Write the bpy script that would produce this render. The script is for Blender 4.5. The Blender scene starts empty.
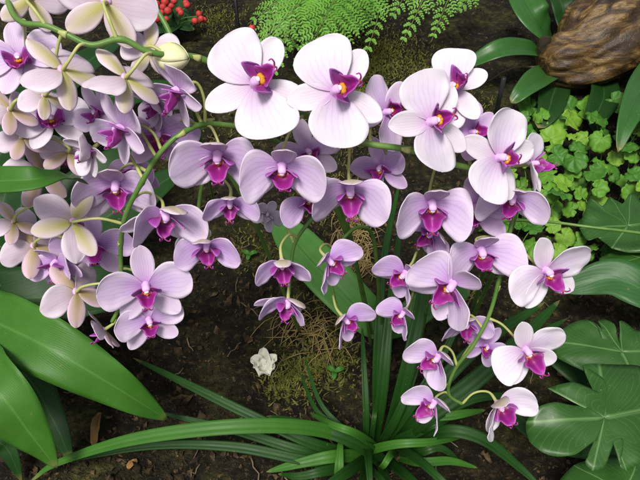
import bpy, bmesh, math, random
from mathutils import Vector, Matrix, Quaternion, noise
R = math.radians
V = Vector
scene = bpy.context.scene
col = scene.collection
rng = random.Random(11)

# ------------------------------------------------------------------ camera
PITCH = R(43.0)
CAM = V((0.0, -0.95, 0.95))
FPX = 320 / math.tan(R(25.0))
cam_data = bpy.data.cameras.new('camera')
cam = bpy.data.objects.new('camera', cam_data)
col.objects.link(cam)
cam.location = CAM
cam.rotation_euler = (math.pi / 2 - PITCH, 0, 0)
cam_data.angle = R(50.0)
cam_data.clip_start = 0.01
cam_data.clip_end = 100
scene.camera = cam
CR = V((1, 0, 0))
CU = V((0, math.sin(PITCH), math.cos(PITCH)))
CF = V((0, math.cos(PITCH), -math.sin(PITCH)))

# ------------------------------------------------------------------ sky, sun, exposure
SUN_EL, SUN_AZ = R(58), R(198)      # azimuth clockwise from +Y (north)
w = bpy.data.worlds.new('World')
scene.world = w
w.use_nodes = True
wn = w.node_tree.nodes
bg = wn['Background']
sky = wn.new('ShaderNodeTexSky')
sky.sky_type = 'NISHITA'
sky.sun_disc = False
sky.sun_elevation = SUN_EL
sky.sun_rotation = SUN_AZ
sky.air_density = 1.0
sky.dust_density = 4.0
sky.ozone_density = 0.6
hs = wn.new('ShaderNodeHueSaturation')     # the even white of a clouded sky
hs.inputs['Saturation'].default_value = 0.4
w.node_tree.links.new(sky.outputs[0], hs.inputs['Color'])
w.node_tree.links.new(hs.outputs[0], bg.inputs[0])
bg.inputs[1].default_value = 0.072
sun_d = bpy.data.lights.new('sun', 'SUN')
sun_d.energy = 2.3
sun_d.angle = R(14)
sun_d.color = (1.0, 0.95, 0.88)
sun = bpy.data.objects.new('sun', sun_d)
col.objects.link(sun)
sdir = V((math.sin(SUN_AZ) * math.cos(SUN_EL), math.cos(SUN_AZ) * math.cos(SUN_EL), math.sin(SUN_EL)))
sun.rotation_euler = sdir.to_track_quat('Z', 'Y').to_euler()
sun.location = (0, 0, 3)
scene.view_settings.view_transform = 'Standard'
scene.view_settings.look = 'None'
scene.view_settings.exposure = 0.74
scene.view_settings.gamma = 1.0
scene.view_settings.use_curve_mapping = False
scene.render.engine = 'CYCLES'
scene.cycles.use_denoising = True
scene.cycles.max_bounces = 6


# ------------------------------------------------------------------ pixel -> place
def P(px, py, d):
    """the point seen at pixel (px, py) of the 640x480 photograph at depth d"""
    return CAM + d * (CF + (px - 320) / FPX * CR + (240 - py) / FPX * CU)


def G(px, py, h=0.0):
    """the point seen at that pixel at height h over the bed"""
    r = CF + (px - 320) / FPX * CR + (240 - py) / FPX * CU
    return CAM + r * ((h - CAM.z) / r.z)


def depth(p):
    return (p - CAM).dot(CF)


# ------------------------------------------------------------------ object helpers
def tag(o, label=None, cat=None, group=None, kind=None):
    if label: o['label'] = label
    if cat: o['category'] = cat
    if group: o['group'] = group
    if kind: o['kind'] = kind
    return o


def empty(name, loc, mat=None):
    o = bpy.data.objects.new(name, None)
    o.empty_display_size = 0.02
    col.objects.link(o)
    if mat is not None:
        o.matrix_world = mat
    else:
        o.location = loc
        IN_PLACE.add(o.name)
    return o


IN_PLACE = set()      # empties whose parts are modelled where they stand


class MB:
    """collects verts / faces / uvs / material slots of one mesh"""
    def __init__(s):
        s.v, s.f, s.uv, s.m = [], [], [], []

    def grid(s, rows, uvs, slot=0, close=False):
        b = len(s.v)
        nr, nc = len(rows), len(rows[0])
        for r in rows: s.v.extend(r)
        for i in range(nr - 1):
            for j in range(nc if close else nc - 1):
                k = (j + 1) % nc
                s.f.append((b + i * nc + j, b + i * nc + k, b + (i + 1) * nc + k, b + (i + 1) * nc + j))
                a = uvs
                s.uv.append((a[i][j], a[i][k], a[i + 1][k], a[i + 1][j]))
                s.m.append(slot)

    def poly(s, pts, uvs=None, slot=0):
        b = len(s.v)
        s.v.extend(pts)
        s.f.append(tuple(range(b, b + len(pts))))
        s.uv.append(tuple(uvs) if uvs else tuple((0.5, 0.5) for _ in pts))
        s.m.append(slot)

    def tube(s, pts, rads, n=8, slot=0, caps=True, wob=0.0):
        rows, uvs = [], []
        up = V((0.3, 0.5, 0.8)).normalized()
        L = len(pts)
        nrm = None
        for i, p in enumerate(pts):
            t = (pts[min(i + 1, L - 1)] - pts[max(i - 1, 0)])
            t = t.normalized() if t.length > 1e-9 else V((0, 0, 1))
            if nrm is None:
                nrm = t.cross(up)
                if nrm.length < 1e-3: nrm = t.cross(V((1, 0, 0)))
            nrm = (nrm - t * nrm.dot(t)).normalized()
            bi = t.cross(nrm)
            r = rads[i] if isinstance(rads, (list, tuple)) else rads
            row = []
            for j in range(n):
                a = 2 * math.pi * j / n
                k = r
                if wob: k *= 1 + wob * noise.noise(V((math.cos(a) * 1.3, math.sin(a) * 1.3, i * 0.35)))
                row.append(p + (nrm * math.cos(a) + bi * math.sin(a)) * k)
            rows.append(row)
            uvs.append([(j / n, i / max(1, L - 1)) for j in range(n)])
        b = len(s.v)
        s.grid(rows, uvs, slot, close=True)
        if caps:
            s.f.append(tuple(b + j for j in range(n))[::-1]); s.uv.append(tuple((0.5, 0) for _ in range(n))); s.m.append(slot)
            e = b + (L - 1) * n
            s.f.append(tuple(e + j for j in range(n))); s.uv.append(tuple((0.5, 1) for _ in range(n))); s.m.append(slot)

    def ball(s, c, rx, ry=None, rz=None, nu=8, nv=6, slot=0, rot=None):
        ry = ry or rx; rz = rz or rx
        rows, uvs = [], []
        for i in range(nv + 1):
            th = math.pi * min(max(i / nv, 0.02), 0.98)
            row = []
            for j in range(nu):
                ph = 2 * math.pi * j / nu
                q = V((rx * math.sin(th) * math.cos(ph), ry * math.sin(th) * math.sin(ph), rz * math.cos(th)))
                if rot is not None: q = rot @ q
                row.append(c + q)
            rows.append(row); uvs.append([(j / nu, i / nv) for j in range(nu)])
        s.grid(rows, uvs, slot, close=True)

    def build(s, name, mats, parent=None, thick=0.0, smooth=True, back=False):
        me = bpy.data.meshes.new(name)
        root = parent
        while root is not None and root.parent is not None: root = root.parent
        off = root.location if root is not None and root.name in IN_PLACE else V((0, 0, 0))
        me.from_pydata([tuple(p - off) for p in s.v], [], s.f)
        uvl = me.uv_layers.new(name='UVMap')
        flat = []
        for q in s.uv:
            for a in q: flat.extend(a)
        uvl.data.foreach_set('uv', flat)
        for m in (mats if isinstance(mats, (list, tuple)) else [mats]): me.materials.append(m)
        me.polygons.foreach_set('material_index', s.m)
        if smooth: me.polygons.foreach_set('use_smooth', [True] * len(me.polygons))
        me.update()
        o = bpy.data.objects.new(name, me)
        col.objects.link(o)
        if parent is not None: o.parent = parent
        if thick:
            md = o.modifiers.new('thickness', 'SOLIDIFY')
            md.thickness = thick
            md.offset = 0
            if back: md.material_offset = 1
        return o


def spline(pts, n=8):
    """Catmull-Rom through the points"""
    out = []
    p = [pts[0] * 2 - pts[1]] + list(pts) + [pts[-1] * 2 - pts[-2]]
    for i in range(1, len(p) - 2):
        for k in range(n):
            t = k / n
            a, b, c, d = p[i - 1], p[i], p[i + 1], p[i + 2]
            out.append(0.5 * ((2 * b) + (c - a) * t + (2 * a - 5 * b + 4 * c - d) * t * t + (3 * b - a - 3 * c + d) * t ** 3))
    out.append(pts[-1].copy())
    return out


def lerp(a, b, t): return a + (b - a) * t


# ------------------------------------------------------------------ materials
class NT:
    def __init__(s, name):
        s.mat = bpy.data.materials.new(name)
        s.mat.use_nodes = True
        s.t = s.mat.node_tree
        s.bsdf = s.t.nodes['Principled BSDF']
        s.out = s.t.nodes['Material Output']

    def n(s, typ, **kw):
        x = s.t.nodes.new(typ)
        for k, v in kw.items(): setattr(x, k, v)
        return x

    def l(s, a, b): s.t.links.new(a, b)

    def val(s, sock, v):
        if hasattr(v, 'is_linked') or hasattr(v, 'links'): s.l(v, sock)
        else: sock.default_value = v

    def math(s, op, a, b=0.0, c=0.0, clamp=False):
        x = s.n('ShaderNodeMath', operation=op, use_clamp=clamp)
        s.val(x.inputs[0], a); s.val(x.inputs[1], b)
        if len(x.inputs) > 2: s.val(x.inputs[2], c)
        return x.outputs[0]

    def mix(s, f, a, b, mode='MIX'):
        x = s.n('ShaderNodeMix', data_type='RGBA', blend_type=mode)
        s.val(x.inputs[0], f)
        for i, q in ((6, a), (7, b)):
            if isinstance(q, tuple): x.inputs[i].default_value = (*q, 1)
            else: s.l(q, x.inputs[i])
        return x.outputs[2]

    def noise(s, scale, detail=4, rough=0.55, vec=None, dist=0.0):
        x = s.n('ShaderNodeTexNoise')
        x.inputs['Scale'].default_value = scale
        x.inputs['Detail'].default_value = detail
        x.inputs['Roughness'].default_value = rough
        x.inputs['Distortion'].default_value = dist
        if vec is not None: s.l(vec, x.inputs['Vector'])
        return x.outputs[0]

    def ramp(s, f, stops):
        x = s.n('ShaderNodeValToRGB')
        el = x.color_ramp.elements
        while len(el) < len(stops): el.new(0.5)
        for e, (p, c) in zip(el, stops):
            e.position = p; e.color = (*c, 1)
        s.l(f, x.inputs[0])
        return x.outputs[0]

    def uv(s):
        x = s.n('ShaderNodeTexCoord')
        y = s.n('ShaderNodeSeparateXYZ')
        s.l(x.outputs['UV'], y.inputs[0])
        return x, y.outputs[0], y.outputs[1]

    def bump(s, h, strength=0.3, dist=0.002):
        x = s.n('ShaderNodeBump')
        x.inputs['Strength'].default_value = strength
        x.inputs['Distance'].default_value = dist
        s.l(h, x.inputs['Height'])
        s.l(x.outputs[0], s.bsdf.inputs['Normal'])

    def translucent(s, colour, f):
        tr = s.n('ShaderNodeBsdfTranslucent')
        s.l(colour, tr.inputs[0])
        m = s.n('ShaderNodeMixShader')
        m.inputs[0].default_value = f
        s.l(s.bsdf.outputs[0], m.inputs[1]); s.l(tr.outputs[0], m.inputs[2])
        s.l(m.outputs[0], s.out.inputs[0])


def mat_tepal(name, pale, lilac, base, amount, vein=0.22, transl=0.42, back=False):
    m = NT(name)
    tc, u, v = m.uv()
    s = m.math('ABSOLUTE', m.math('SUBTRACT', u, 0.5))
    obj = tc.outputs['Object']
    n1 = m.noise(60, 3, 0.5, obj)
    n2 = m.noise(260, 2, 0.5, obj)
    inv = m.math('SUBTRACT', 1.0, v, clamp=True)
    tint = m.math('MULTIPLY', m.math('POWER', inv, 1.3), 0.55)
    ph = m.math('ADD', m.math('MULTIPLY', u, 2 * math.pi * 9), m.math('MULTIPLY', n1, 9.0))
    vn = m.math('POWER', m.math('MULTIPLY_ADD', m.math('SINE', ph), 0.5, 0.5), 5.0)
    vn = m.math('MULTIPLY', vn, m.math('MULTIPLY_ADD', inv, 0.8, 0.25))
    edge = m.math('MULTIPLY', m.math('POWER', m.math('MULTIPLY', s, 2.0), 2.5), 0.65)
    f = m.math('ADD', tint, amount)
    f = m.math('ADD', f, m.math('MULTIPLY', vn, vein))
    f = m.math('ADD', f, m.math('MULTIPLY', m.math('SUBTRACT', n1, 0.5), 0.45))
    f = m.math('SUBTRACT', f, edge, clamp=True)
    c = m.mix(f, pale, lilac)
    if back:
        f = m.math('SUBTRACT', m.math('MULTIPLY_ADD', m.math('SUBTRACT', n1, 0.5), 0.8, 1.05), m.math('MULTIPLY', m.math('POWER', m.math('MULTIPLY', s, 2.0), 1.3), 1.25), clamp=True)
        f = m.math('MULTIPLY', f, m.math('MULTIPLY_ADD', inv, 0.75, 0.35, clamp=True))
        f = m.math('ADD', f, m.math('MULTIPLY', vn, 0.15), clamp=True)
        c = m.mix(f, pale, lilac)
    cen = m.math('MULTIPLY', m.math('POWER', inv, 6.0), 0.85, clamp=True)
    c = m.mix(cen, c, base)
    m.l(c, m.bsdf.inputs['Base Color'])
    m.bsdf.inputs['Roughness'].default_value = 0.5
    m.bsdf.inputs['Specular IOR Level'].default_value = 0.25
    m.bsdf.inputs['Sheen Weight'].default_value = 0.08
    h = m.math('ADD', m.math('MULTIPLY', vn, 0.6), m.math('MULTIPLY', n2, 0.4))
    m.bump(h, 0.12, 0.0006)
    gm = m.n('ShaderNodeGamma')
    gm.inputs[1].default_value = 1.5
    m.l(c, gm.inputs[0])
    m.translucent(gm.outputs[0], transl)
    return m.mat


PALE = (0.86, 0.81, 0.87)
T_WHITE = mat_tepal('petal_white', (0.87, 0.83, 0.90), (0.70, 0.54, 0.83), (0.60, 0.24, 0.64), 0.0, 0.36)  # whiter copy: bright light on the top flowers is put into the colour
T_PALE = mat_tepal('petal_pale', (0.85, 0.75, 0.90), (0.61, 0.38, 0.79), (0.46, 0.13, 0.60), 0.14, 0.36)
T_LILAC = mat_tepal('petal_lilac', (0.81, 0.67, 0.88), (0.55, 0.30, 0.75), (0.43, 0.10, 0.58), 0.26, 0.36)  # pale and lilac copies carry the lower flowers' shade in their colour
B_PETAL = mat_tepal('petal_back', (0.84, 0.77, 0.83), (0.68, 0.50, 0.66), (0.62, 0.52, 0.30), 0.15, 0.3)
B_SEPAL = mat_tepal('sepal_back', (0.86, 0.75, 0.83), (0.64, 0.60, 0.20), (0.52, 0.52, 0.13), 0.30, 0.3, back=True)
B_BROWN = mat_tepal('sepal_back_tan', (0.82, 0.64, 0.76), (0.56, 0.45, 0.20), (0.44, 0.37, 0.12), 0.30, 0.3, back=True)
T_FADE = mat_tepal('petal_faded', (0.66, 0.62, 0.72), (0.50, 0.43, 0.58), (0.22, 0.12, 0.24), 0.3, 0.35)


def mat_lip(name, dark, mid, edge, throat=True):
    m = NT(name)
    tc, u, v = m.uv()
    s = m.math('MULTIPLY', m.math('ABSOLUTE', m.math('SUBTRACT', u, 0.5)), 2.0)
    n1 = m.noise(140, 3, 0.6, tc.outputs['Object'])
    sp = m.noise(900, 2, 0.5, tc.outputs['Object'])
    if throat:
        c = m.ramp(v, [(0.0, (0.62, 0.28, 0.02)), (0.16, (0.42, 0.10, 0.02)), (0.30, dark), (0.52, tuple(x * .6 for x in mid)), (0.8, mid), (1.0, edge)])
        spots = m.math('GREATER_THAN', sp, 0.56)
        spots = m.math('MULTIPLY', spots, m.math('LESS_THAN', v, 0.3))
        c = m.mix(spots, c, (0.22, 0.01, 0.03))
    else:
        ph = m.math('ADD', m.math('MULTIPLY', u, 44.0), m.math('MULTIPLY', n1, 5.0))
        st = m.math('POWER', m.math('MULTIPLY_ADD', m.math('SINE', ph), 0.5, 0.5), 3.0)
        c = m.ramp(v, [(0.0, (0.60, 0.26, 0.05)), (0.14, dark), (0.55, mid), (1.0, edge)])
        c = m.mix(m.math('MULTIPLY', st, 0.35), c, dark)
    c = m.mix(m.math('MULTIPLY', m.math('POWER', s, 4.0), 0.5), c, edge)
    c = m.mix(m.math('MULTIPLY', n1, 0.45), c, mid)
    m.l(c, m.bsdf.inputs['Base Color'])
    m.bsdf.inputs['Roughness'].default_value = 0.42
    m.bsdf.inputs['Specular IOR Level'].default_value = 0.3
    m.bump(n1, 0.2, 0.001)
    m.translucent(c, 0.15)
    return m.mat


LIP = mat_lip('lip_magenta', (0.18, 0.007, 0.06), (0.32, 0.018, 0.25), (0.50, 0.14, 0.54))
LIP_SIDE = mat_lip('lip_side_violet', (0.25, 0.013, 0.16), (0.37, 0.06, 0.39), (0.56, 0.26, 0.68), False)


def mat_plain(name, c1, c2, scale=80, rough=0.5, spec=0.3, tr=0.0, bump=0.2, c3=None):
    m = NT(name)
    tc = m.n('ShaderNodeTexCoord')
    n1 = m.noise(scale, 5, 0.6, tc.outputs['Object'])
    st = [(0.3, c1), (0.7, c2)] if c3 is None else [(0.28, c1), (0.5, c2), (0.74, c3)]
    c = m.ramp(n1, st)
    m.l(c, m.bsdf.inputs['Base Color'])
    m.bsdf.inputs['Roughness'].default_value = rough
    m.bsdf.inputs['Specular IOR Level'].default_value = spec
    if bump: m.bump(n1, bump, 0.002)
    if tr: m.translucent(c, tr)
    return m.mat


COLUMN = mat_plain('column_violet', (0.60, 0.30, 0.66), (0.74, 0.52, 0.78), 120, 0.45)
ANTHER = mat_plain('anther_white', (0.78, 0.70, 0.78), (0.84, 0.80, 0.84), 120, 0.45)
CALLUS = mat_plain('callus_orange', (0.66, 0.34, 0.03), (0.55, 0.16, 0.02), 500, 0.4)
STEM = mat_plain('stem_green', (0.060, 0.15, 0.022), (0.125, 0.22, 0.05), 35, 0.42, 0.4)
PEDICEL = mat_plain('pedicel_yellow_green', (0.30, 0.36, 0.10), (0.42, 0.42, 0.17), 50, 0.45, 0.35)
BUD = mat_plain('bud_cream', (0.62, 0.64, 0.30), (0.74, 0.72, 0.48), 40, 0.5, 0.25, 0.1)


def mat_leaf(name, c1, c2, rib, rough=0.35, spec=0.4, tr=0.14, veins=26, angle=0.0, kind='ribbon', pale_edge=None, wv=0.3):
    m = NT(name)
    tc, u, v = m.uv()
    obj = tc.outputs['Object']
    n1 = m.noise(28, 5, 0.6, obj)
    n2 = m.noise(9, 3, 0.5, obj)
    c = m.mix(n1, c1, c2)
    d = m.math('MULTIPLY', m.math('ABSOLUTE', m.math('SUBTRACT', u, 0.5)), 2.0)
    if kind == 'ribbon':
        if angle: ph = m.math('MULTIPLY', m.math('SUBTRACT', v, m.math('MULTIPLY', d, angle)), veins * 6.283)
        else: ph = m.math('MULTIPLY', u, veins * 6.283)
    else:
        ph = m.math('MULTIPLY', u, veins * 6.283)
        d = v
    if kind == 'ribbon':
        ph = m.math('ADD', ph, m.math('MULTIPLY', n2, 3.0))
        st = m.math('POWER', m.math('MULTIPLY_ADD', m.math('SINE', ph), 0.5, 0.5), 4.0)
    else:       # one main vein at every whole u, side veins slanting off it
        st = m.math('SUBTRACT', 1.0, m.math('MULTIPLY', m.math('MULTIPLY', m.math('PINGPONG', u, 0.5), v), 42.0), clamp=True)
        away = m.math('MULTIPLY', m.math('PINGPONG', u, 0.5), 2.0)
        p2 = m.math('MULTIPLY', m.math('SUBTRACT', v, m.math('MULTIPLY', away, 1.15)), 6.283 * 5)
        s2 = m.math('POWER', m.math('MULTIPLY_ADD', m.math('SINE', m.math('ADD', p2, m.math('MULTIPLY', n2, 2.0))), 0.5, 0.5), 22.0)
        st = m.math('MAXIMUM', st, m.math('MULTIPLY', s2, 0.22 if wv > .6 else 0.13))
    c = m.mix(m.math('MULTIPLY', st, wv), c, rib)
    if kind == 'ribbon':
        mid = m.math('SUBTRACT', 1.0, m.math('MULTIPLY', d, 14.0), clamp=True)
        c = m.mix(m.math('MULTIPLY', mid, 0.65), c, rib)
    if pale_edge:
        e = m.math('POWER', d, 9.0)
        c = m.mix(m.math('MULTIPLY', e, 0.8), c, pale_edge)
    if kind == 'ribbon':
        tip = m.math('MULTIPLY', m.math('SUBTRACT', m.math('ADD', v, m.math('MULTIPLY', n1, 0.03)), 0.972), 22.0, clamp=True)
        c = m.mix(m.math('MULTIPLY', tip, 0.75), c, (0.26, 0.21, 0.08))
        c = m.mix(m.math('MULTIPLY', m.math('SUBTRACT', n2, 0.45), 1.6, clamp=True), c, c1)
    # small pale blemishes and brown marks
    sp = m.noise(150, 2, 0.5, obj)
    c = m.mix(m.math('MULTIPLY', m.math('GREATER_THAN', sp, 0.74), 0.5), c, (0.16, 0.16, 0.06))
    m.l(c, m.bsdf.inputs['Base Color'])
    m.l(m.math('MULTIPLY_ADD', n1, 0.3, rough - 0.1), m.bsdf.inputs['Roughness'])
    m.bsdf.inputs['Specular IOR Level'].default_value = spec
    m.bump(m.math('ADD', m.math('MULTIPLY', st, -0.15), m.math('MULTIPLY', n1, 0.8)), 0.35, 0.0015)
    m.translucent(c, tr)
    return m.mat


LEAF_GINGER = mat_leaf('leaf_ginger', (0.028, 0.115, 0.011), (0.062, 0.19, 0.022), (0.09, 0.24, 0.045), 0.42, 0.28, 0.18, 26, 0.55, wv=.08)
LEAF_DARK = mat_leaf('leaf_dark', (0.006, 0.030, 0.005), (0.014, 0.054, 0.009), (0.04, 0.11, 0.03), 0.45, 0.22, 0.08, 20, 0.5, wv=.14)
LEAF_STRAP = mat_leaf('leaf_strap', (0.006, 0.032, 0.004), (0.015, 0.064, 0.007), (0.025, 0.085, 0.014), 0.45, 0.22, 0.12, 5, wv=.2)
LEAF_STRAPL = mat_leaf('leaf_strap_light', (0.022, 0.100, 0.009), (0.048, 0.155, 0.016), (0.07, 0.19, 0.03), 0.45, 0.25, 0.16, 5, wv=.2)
LEAF_ORCHID = mat_leaf('leaf_orchid', (0.020, 0.082, 0.012), (0.036, 0.125, 0.022), (0.015, 0.055, 0.012), 0.36, 0.38, 0.1, 5, wv=.2)
LEAF_PHILO = mat_leaf('leaf_philodendron', (0.013, 0.058, 0.007), (0.032, 0.100, 0.014), (0.12, 0.24, 0.075), 0.40, 0.40, 0.1, 1, kind='polar', wv=0.8)
LEAF_PHILOR = mat_leaf('leaf_philodendron_long', (0.016, 0.072, 0.016), (0.030, 0.105, 0.024), (0.05, 0.14, 0.04), 0.42, 0.32, 0.1, 8, 0.6, wv=.2)
LEAF_ROUND = [mat_leaf('leaf_scalloped_a', (0.075, 0.23, 0.018), (0.13, 0.30, 0.03), (0.18, 0.36, 0.07), 0.45, 0.3, 0.25, 1, kind='polar', wv=0.35),
              mat_leaf('leaf_scalloped_b', (0.035, 0.14, 0.014), (0.07, 0.20, 0.022), (0.11, 0.26, 0.05), 0.45, 0.3, 0.22, 1, kind='polar', wv=0.35),
              mat_leaf('leaf_scalloped_c', (0.13, 0.30, 0.025), (0.20, 0.36, 0.04), (0.25, 0.42, 0.10), 0.45, 0.3, 0.25, 1, kind='polar', wv=0.35)]
FERN = mat_plain('fern_green', (0.09, 0.27, 0.022), (0.16, 0.38, 0.05), 25, 0.45, 0.3, 0.25, 0)
FERN_RIB = mat_plain('fern_rib', (0.10, 0.16, 0.04), (0.16, 0.2, 0.06), 60, 0.5)
BERRY = mat_plain('berry_red', (0.30, 0.015, 0.015), (0.46, 0.05, 0.04), 120, 0.6, 0.3)
STRAW = mat_plain('straw', (0.30, 0.23, 0.09), (0.17, 0.12, 0.05), 30, 0.7, 0.2)
BROWNLEAF = mat_plain('brown_leaf', (0.16, 0.07, 0.02), (0.28, 0.16, 0.05), 40, 0.6, 0.3, 0.1)
STAKE = mat_plain('stake_black', (0.008, 0.008, 0.009), (0.016, 0.016, 0.018), 40, 0.45)
MOSS = mat_plain('moss_green', (0.06, 0.085, 0.016), (0.13, 0.14, 0.03), 20, 0.8, 0.15, 0.15, 0, (0.17, 0.14, 0.04))
CRUMB = mat_plain('bark_crumb', (0.007, 0.005, 0.003), (0.028, 0.018, 0.009), 45, 0.85, 0.2, 0, 0.4, (0.13, 0.09, 0.045))
TWIG = mat_plain('dry_twig', (0.07, 0.05, 0.03), (0.17, 0.13, 0.08), 40, 0.8, 0.2)


def mat_soil():
    m = NT('soil')
    tc = m.n('ShaderNodeTexCoord')
    o = tc.outputs['Object']
    a = m.noise(7, 4, 0.6, o)
    b = m.noise(60, 6, 0.7, o)
    c3 = m.noise(240, 3, 0.6, o)
    c = m.ramp(b, [(0.3, (0.003, 0.0025, 0.001)), (0.48, (0.008, 0.0065, 0.003)), (0.6, (0.024, 0.019, 0.008)), (0.74, (0.085, 0.068, 0.028))])
    mossy = m.math('MULTIPLY', m.math('SUBTRACT', a, 0.5), 6.0, clamp=True)
    mc = m.ramp(b, [(0.3, (0.010, 0.012, 0.004)), (0.5, (0.050, 0.052, 0.013)), (0.7, (0.13, 0.12, 0.035))])
    c = m.mix(m.math('MULTIPLY', mossy, 0.75), c, mc)
    m.l(c, m.bsdf.inputs['Base Color'])
    m.bsdf.inputs['Roughness'].default_value = 0.9
    m.bsdf.inputs['Specular IOR Level'].default_value = 0.2
    m.bump(m.math('ADD', b, m.math('MULTIPLY', c3, 0.5)), 0.9, 0.012)
    return m.mat


def mat_log():
    m = NT('driftwood')
    tc, u, v = m.uv()
    mp = m.n('ShaderNodeMapping')
    mp.inputs['Rotation'].default_value = (0, 0, R(-52))
    mp.inputs['Scale'].default_value = (1.0, 3.2, 3.2)
    m.l(tc.outputs['Object'], mp.inputs[0])
    a = m.noise(9, 7, 0.68, mp.outputs[0], 1.0)
    b = m.noise(11, 6, 0.65, tc.outputs['Object'])
    g = m.noise(26, 6, 0.7, mp.outputs[0], 0.5)
    c = m.ramp(a, [(0.34, (0.010, 0.006, 0.003)), (0.46, (0.040, 0.021, 0.007)), (0.55, (0.11, 0.062, 0.018)), (0.65, (0.21, 0.14, 0.045)), (0.80, (0.40, 0.33, 0.19))])
    c = m.mix(m.math('MULTIPLY', m.math('SUBTRACT', b, 0.50), 4.5, clamp=True), c, (0.03, 0.018, 0.009))
    m.l(c, m.bsdf.inputs['Base Color'])
    m.l(m.math('MULTIPLY_ADD', g, 0.4, 0.18), m.bsdf.inputs['Roughness'])
    m.bsdf.inputs['Specular IOR Level'].default_value = 0.4
    m.bump(m.math('ADD', m.math('MULTIPLY', a, 1.0), m.math('ADD', m.math('MULTIPLY', g, .35), b)), 0.6, 0.008)
    return m.mat


# ------------------------------------------------------------------ ground
def ground_h(x, y):
    h = 0.035 * noise.noise(V((x * 2.2, y * 2.2, 0.3))) + 0.014 * noise.noise(V((x * 9, y * 9, 1.7)))
    h += 0.006 * noise.noise(V((x * 28, y * 28, 4.1))) + 0.003 * noise.noise(V((x * 70, y * 70, 2.0)))
    return h


def on_ground(px, py):
    p = G(px, py, 0)
    for _ in range(3): p = G(px, py, ground_h(p.x, p.y))
    return p


def make_ground():
    m = MB()
    N = 300
    def warp(t): return t * 1.3 + 14 * t ** 7 if abs(t) <= 1 else t
    rows, uvs = [], []
    for i in range(N + 1):
        ty = i / N * 2 - 1
        y = 0.3 + warp(ty)
        rows.append([V((warp(j / N * 2 - 1), y, ground_h(warp(j / N * 2 - 1), y))) for j in range(N + 1)])
        uvs.append([(j / N, i / N) for j in range(N + 1)])
    m.grid(rows, uvs)
    o = m.build('soil_ground', mat_soil())
    tag(o, 'dark brown garden soil of the flower bed', 'ground', kind='structure')


make_ground()


def make_crumbs():
    r = random.Random(5)
    m = MB()
    for _ in range(13000):
        px, py = r.uniform(-30, 670), r.uniform(-20, 500)
        p = on_ground(px, py)
        s = r.uniform(0.0014, 0.0048) * (1 if r.random() < 0.88 else r.uniform(1.5, 2.6))
        q = Quaternion((r.gauss(0, 1), r.gauss(0, 1), r.gauss(0, 1), r.gauss(0, 1))).normalized().to_matrix()
        a, b, c = s * r.uniform(0.6, 1.8), s * r.uniform(0.5, 1), s * r.uniform(0.3, 0.7)
        base = len(m.v)
        for d in ((1, 0, 0), (-1, 0, 0), (0, 1, 0), (0, -1, 0), (0, 0, 1), (0, 0, -1)):
            k = r.uniform(0.7, 1.25)
            m.v.append(p + q @ V((d[0] * a * k, d[1] * b * k, d[2] * c * k)) + V((0, 0, s * 0.3)))
        for f in ((0, 2, 4), (2, 1, 4), (1, 3, 4), (3, 0, 4), (2, 0, 5), (1, 2, 5), (3, 1, 5), (0, 3, 5)):
            m.f.append(tuple(base + k for k in f)); m.uv.append(((0, 0),) * 3); m.m.append(0)
    o = m.build('bark_crumbs', CRUMB, smooth=False)
    tag(o, 'loose crumbs of bark and soil scattered over the bed', 'mulch', kind='stuff')
    # twigs and root fibres
    m = MB()
    for _ in range(150):
        p = on_ground(r.uniform(-20, 660), r.uniform(-10, 480))
        a = r.uniform(0, 6.28); L = r.uniform(0.015, 0.06)
        pts = []
        for k in range(5):
            t = k / 4
            x = p.x + math.cos(a) * L * t + r.uniform(-1, 1) * 0.003
            y = p.y + math.sin(a) * L * t + r.uniform(-1, 1) * 0.003
            pts.append(V((x, y, ground_h(x, y) + 0.002 + r.uniform(0, 0.004))))
        m.tube(pts, [0.0007 + 0.0006 * r.random()] * 5, 5)
    o = m.build('dry_fibres', TWIG)
    tag(o, 'thin dry twigs and root fibres lying on the soil', 'twigs', kind='stuff')


make_crumbs()


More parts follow.
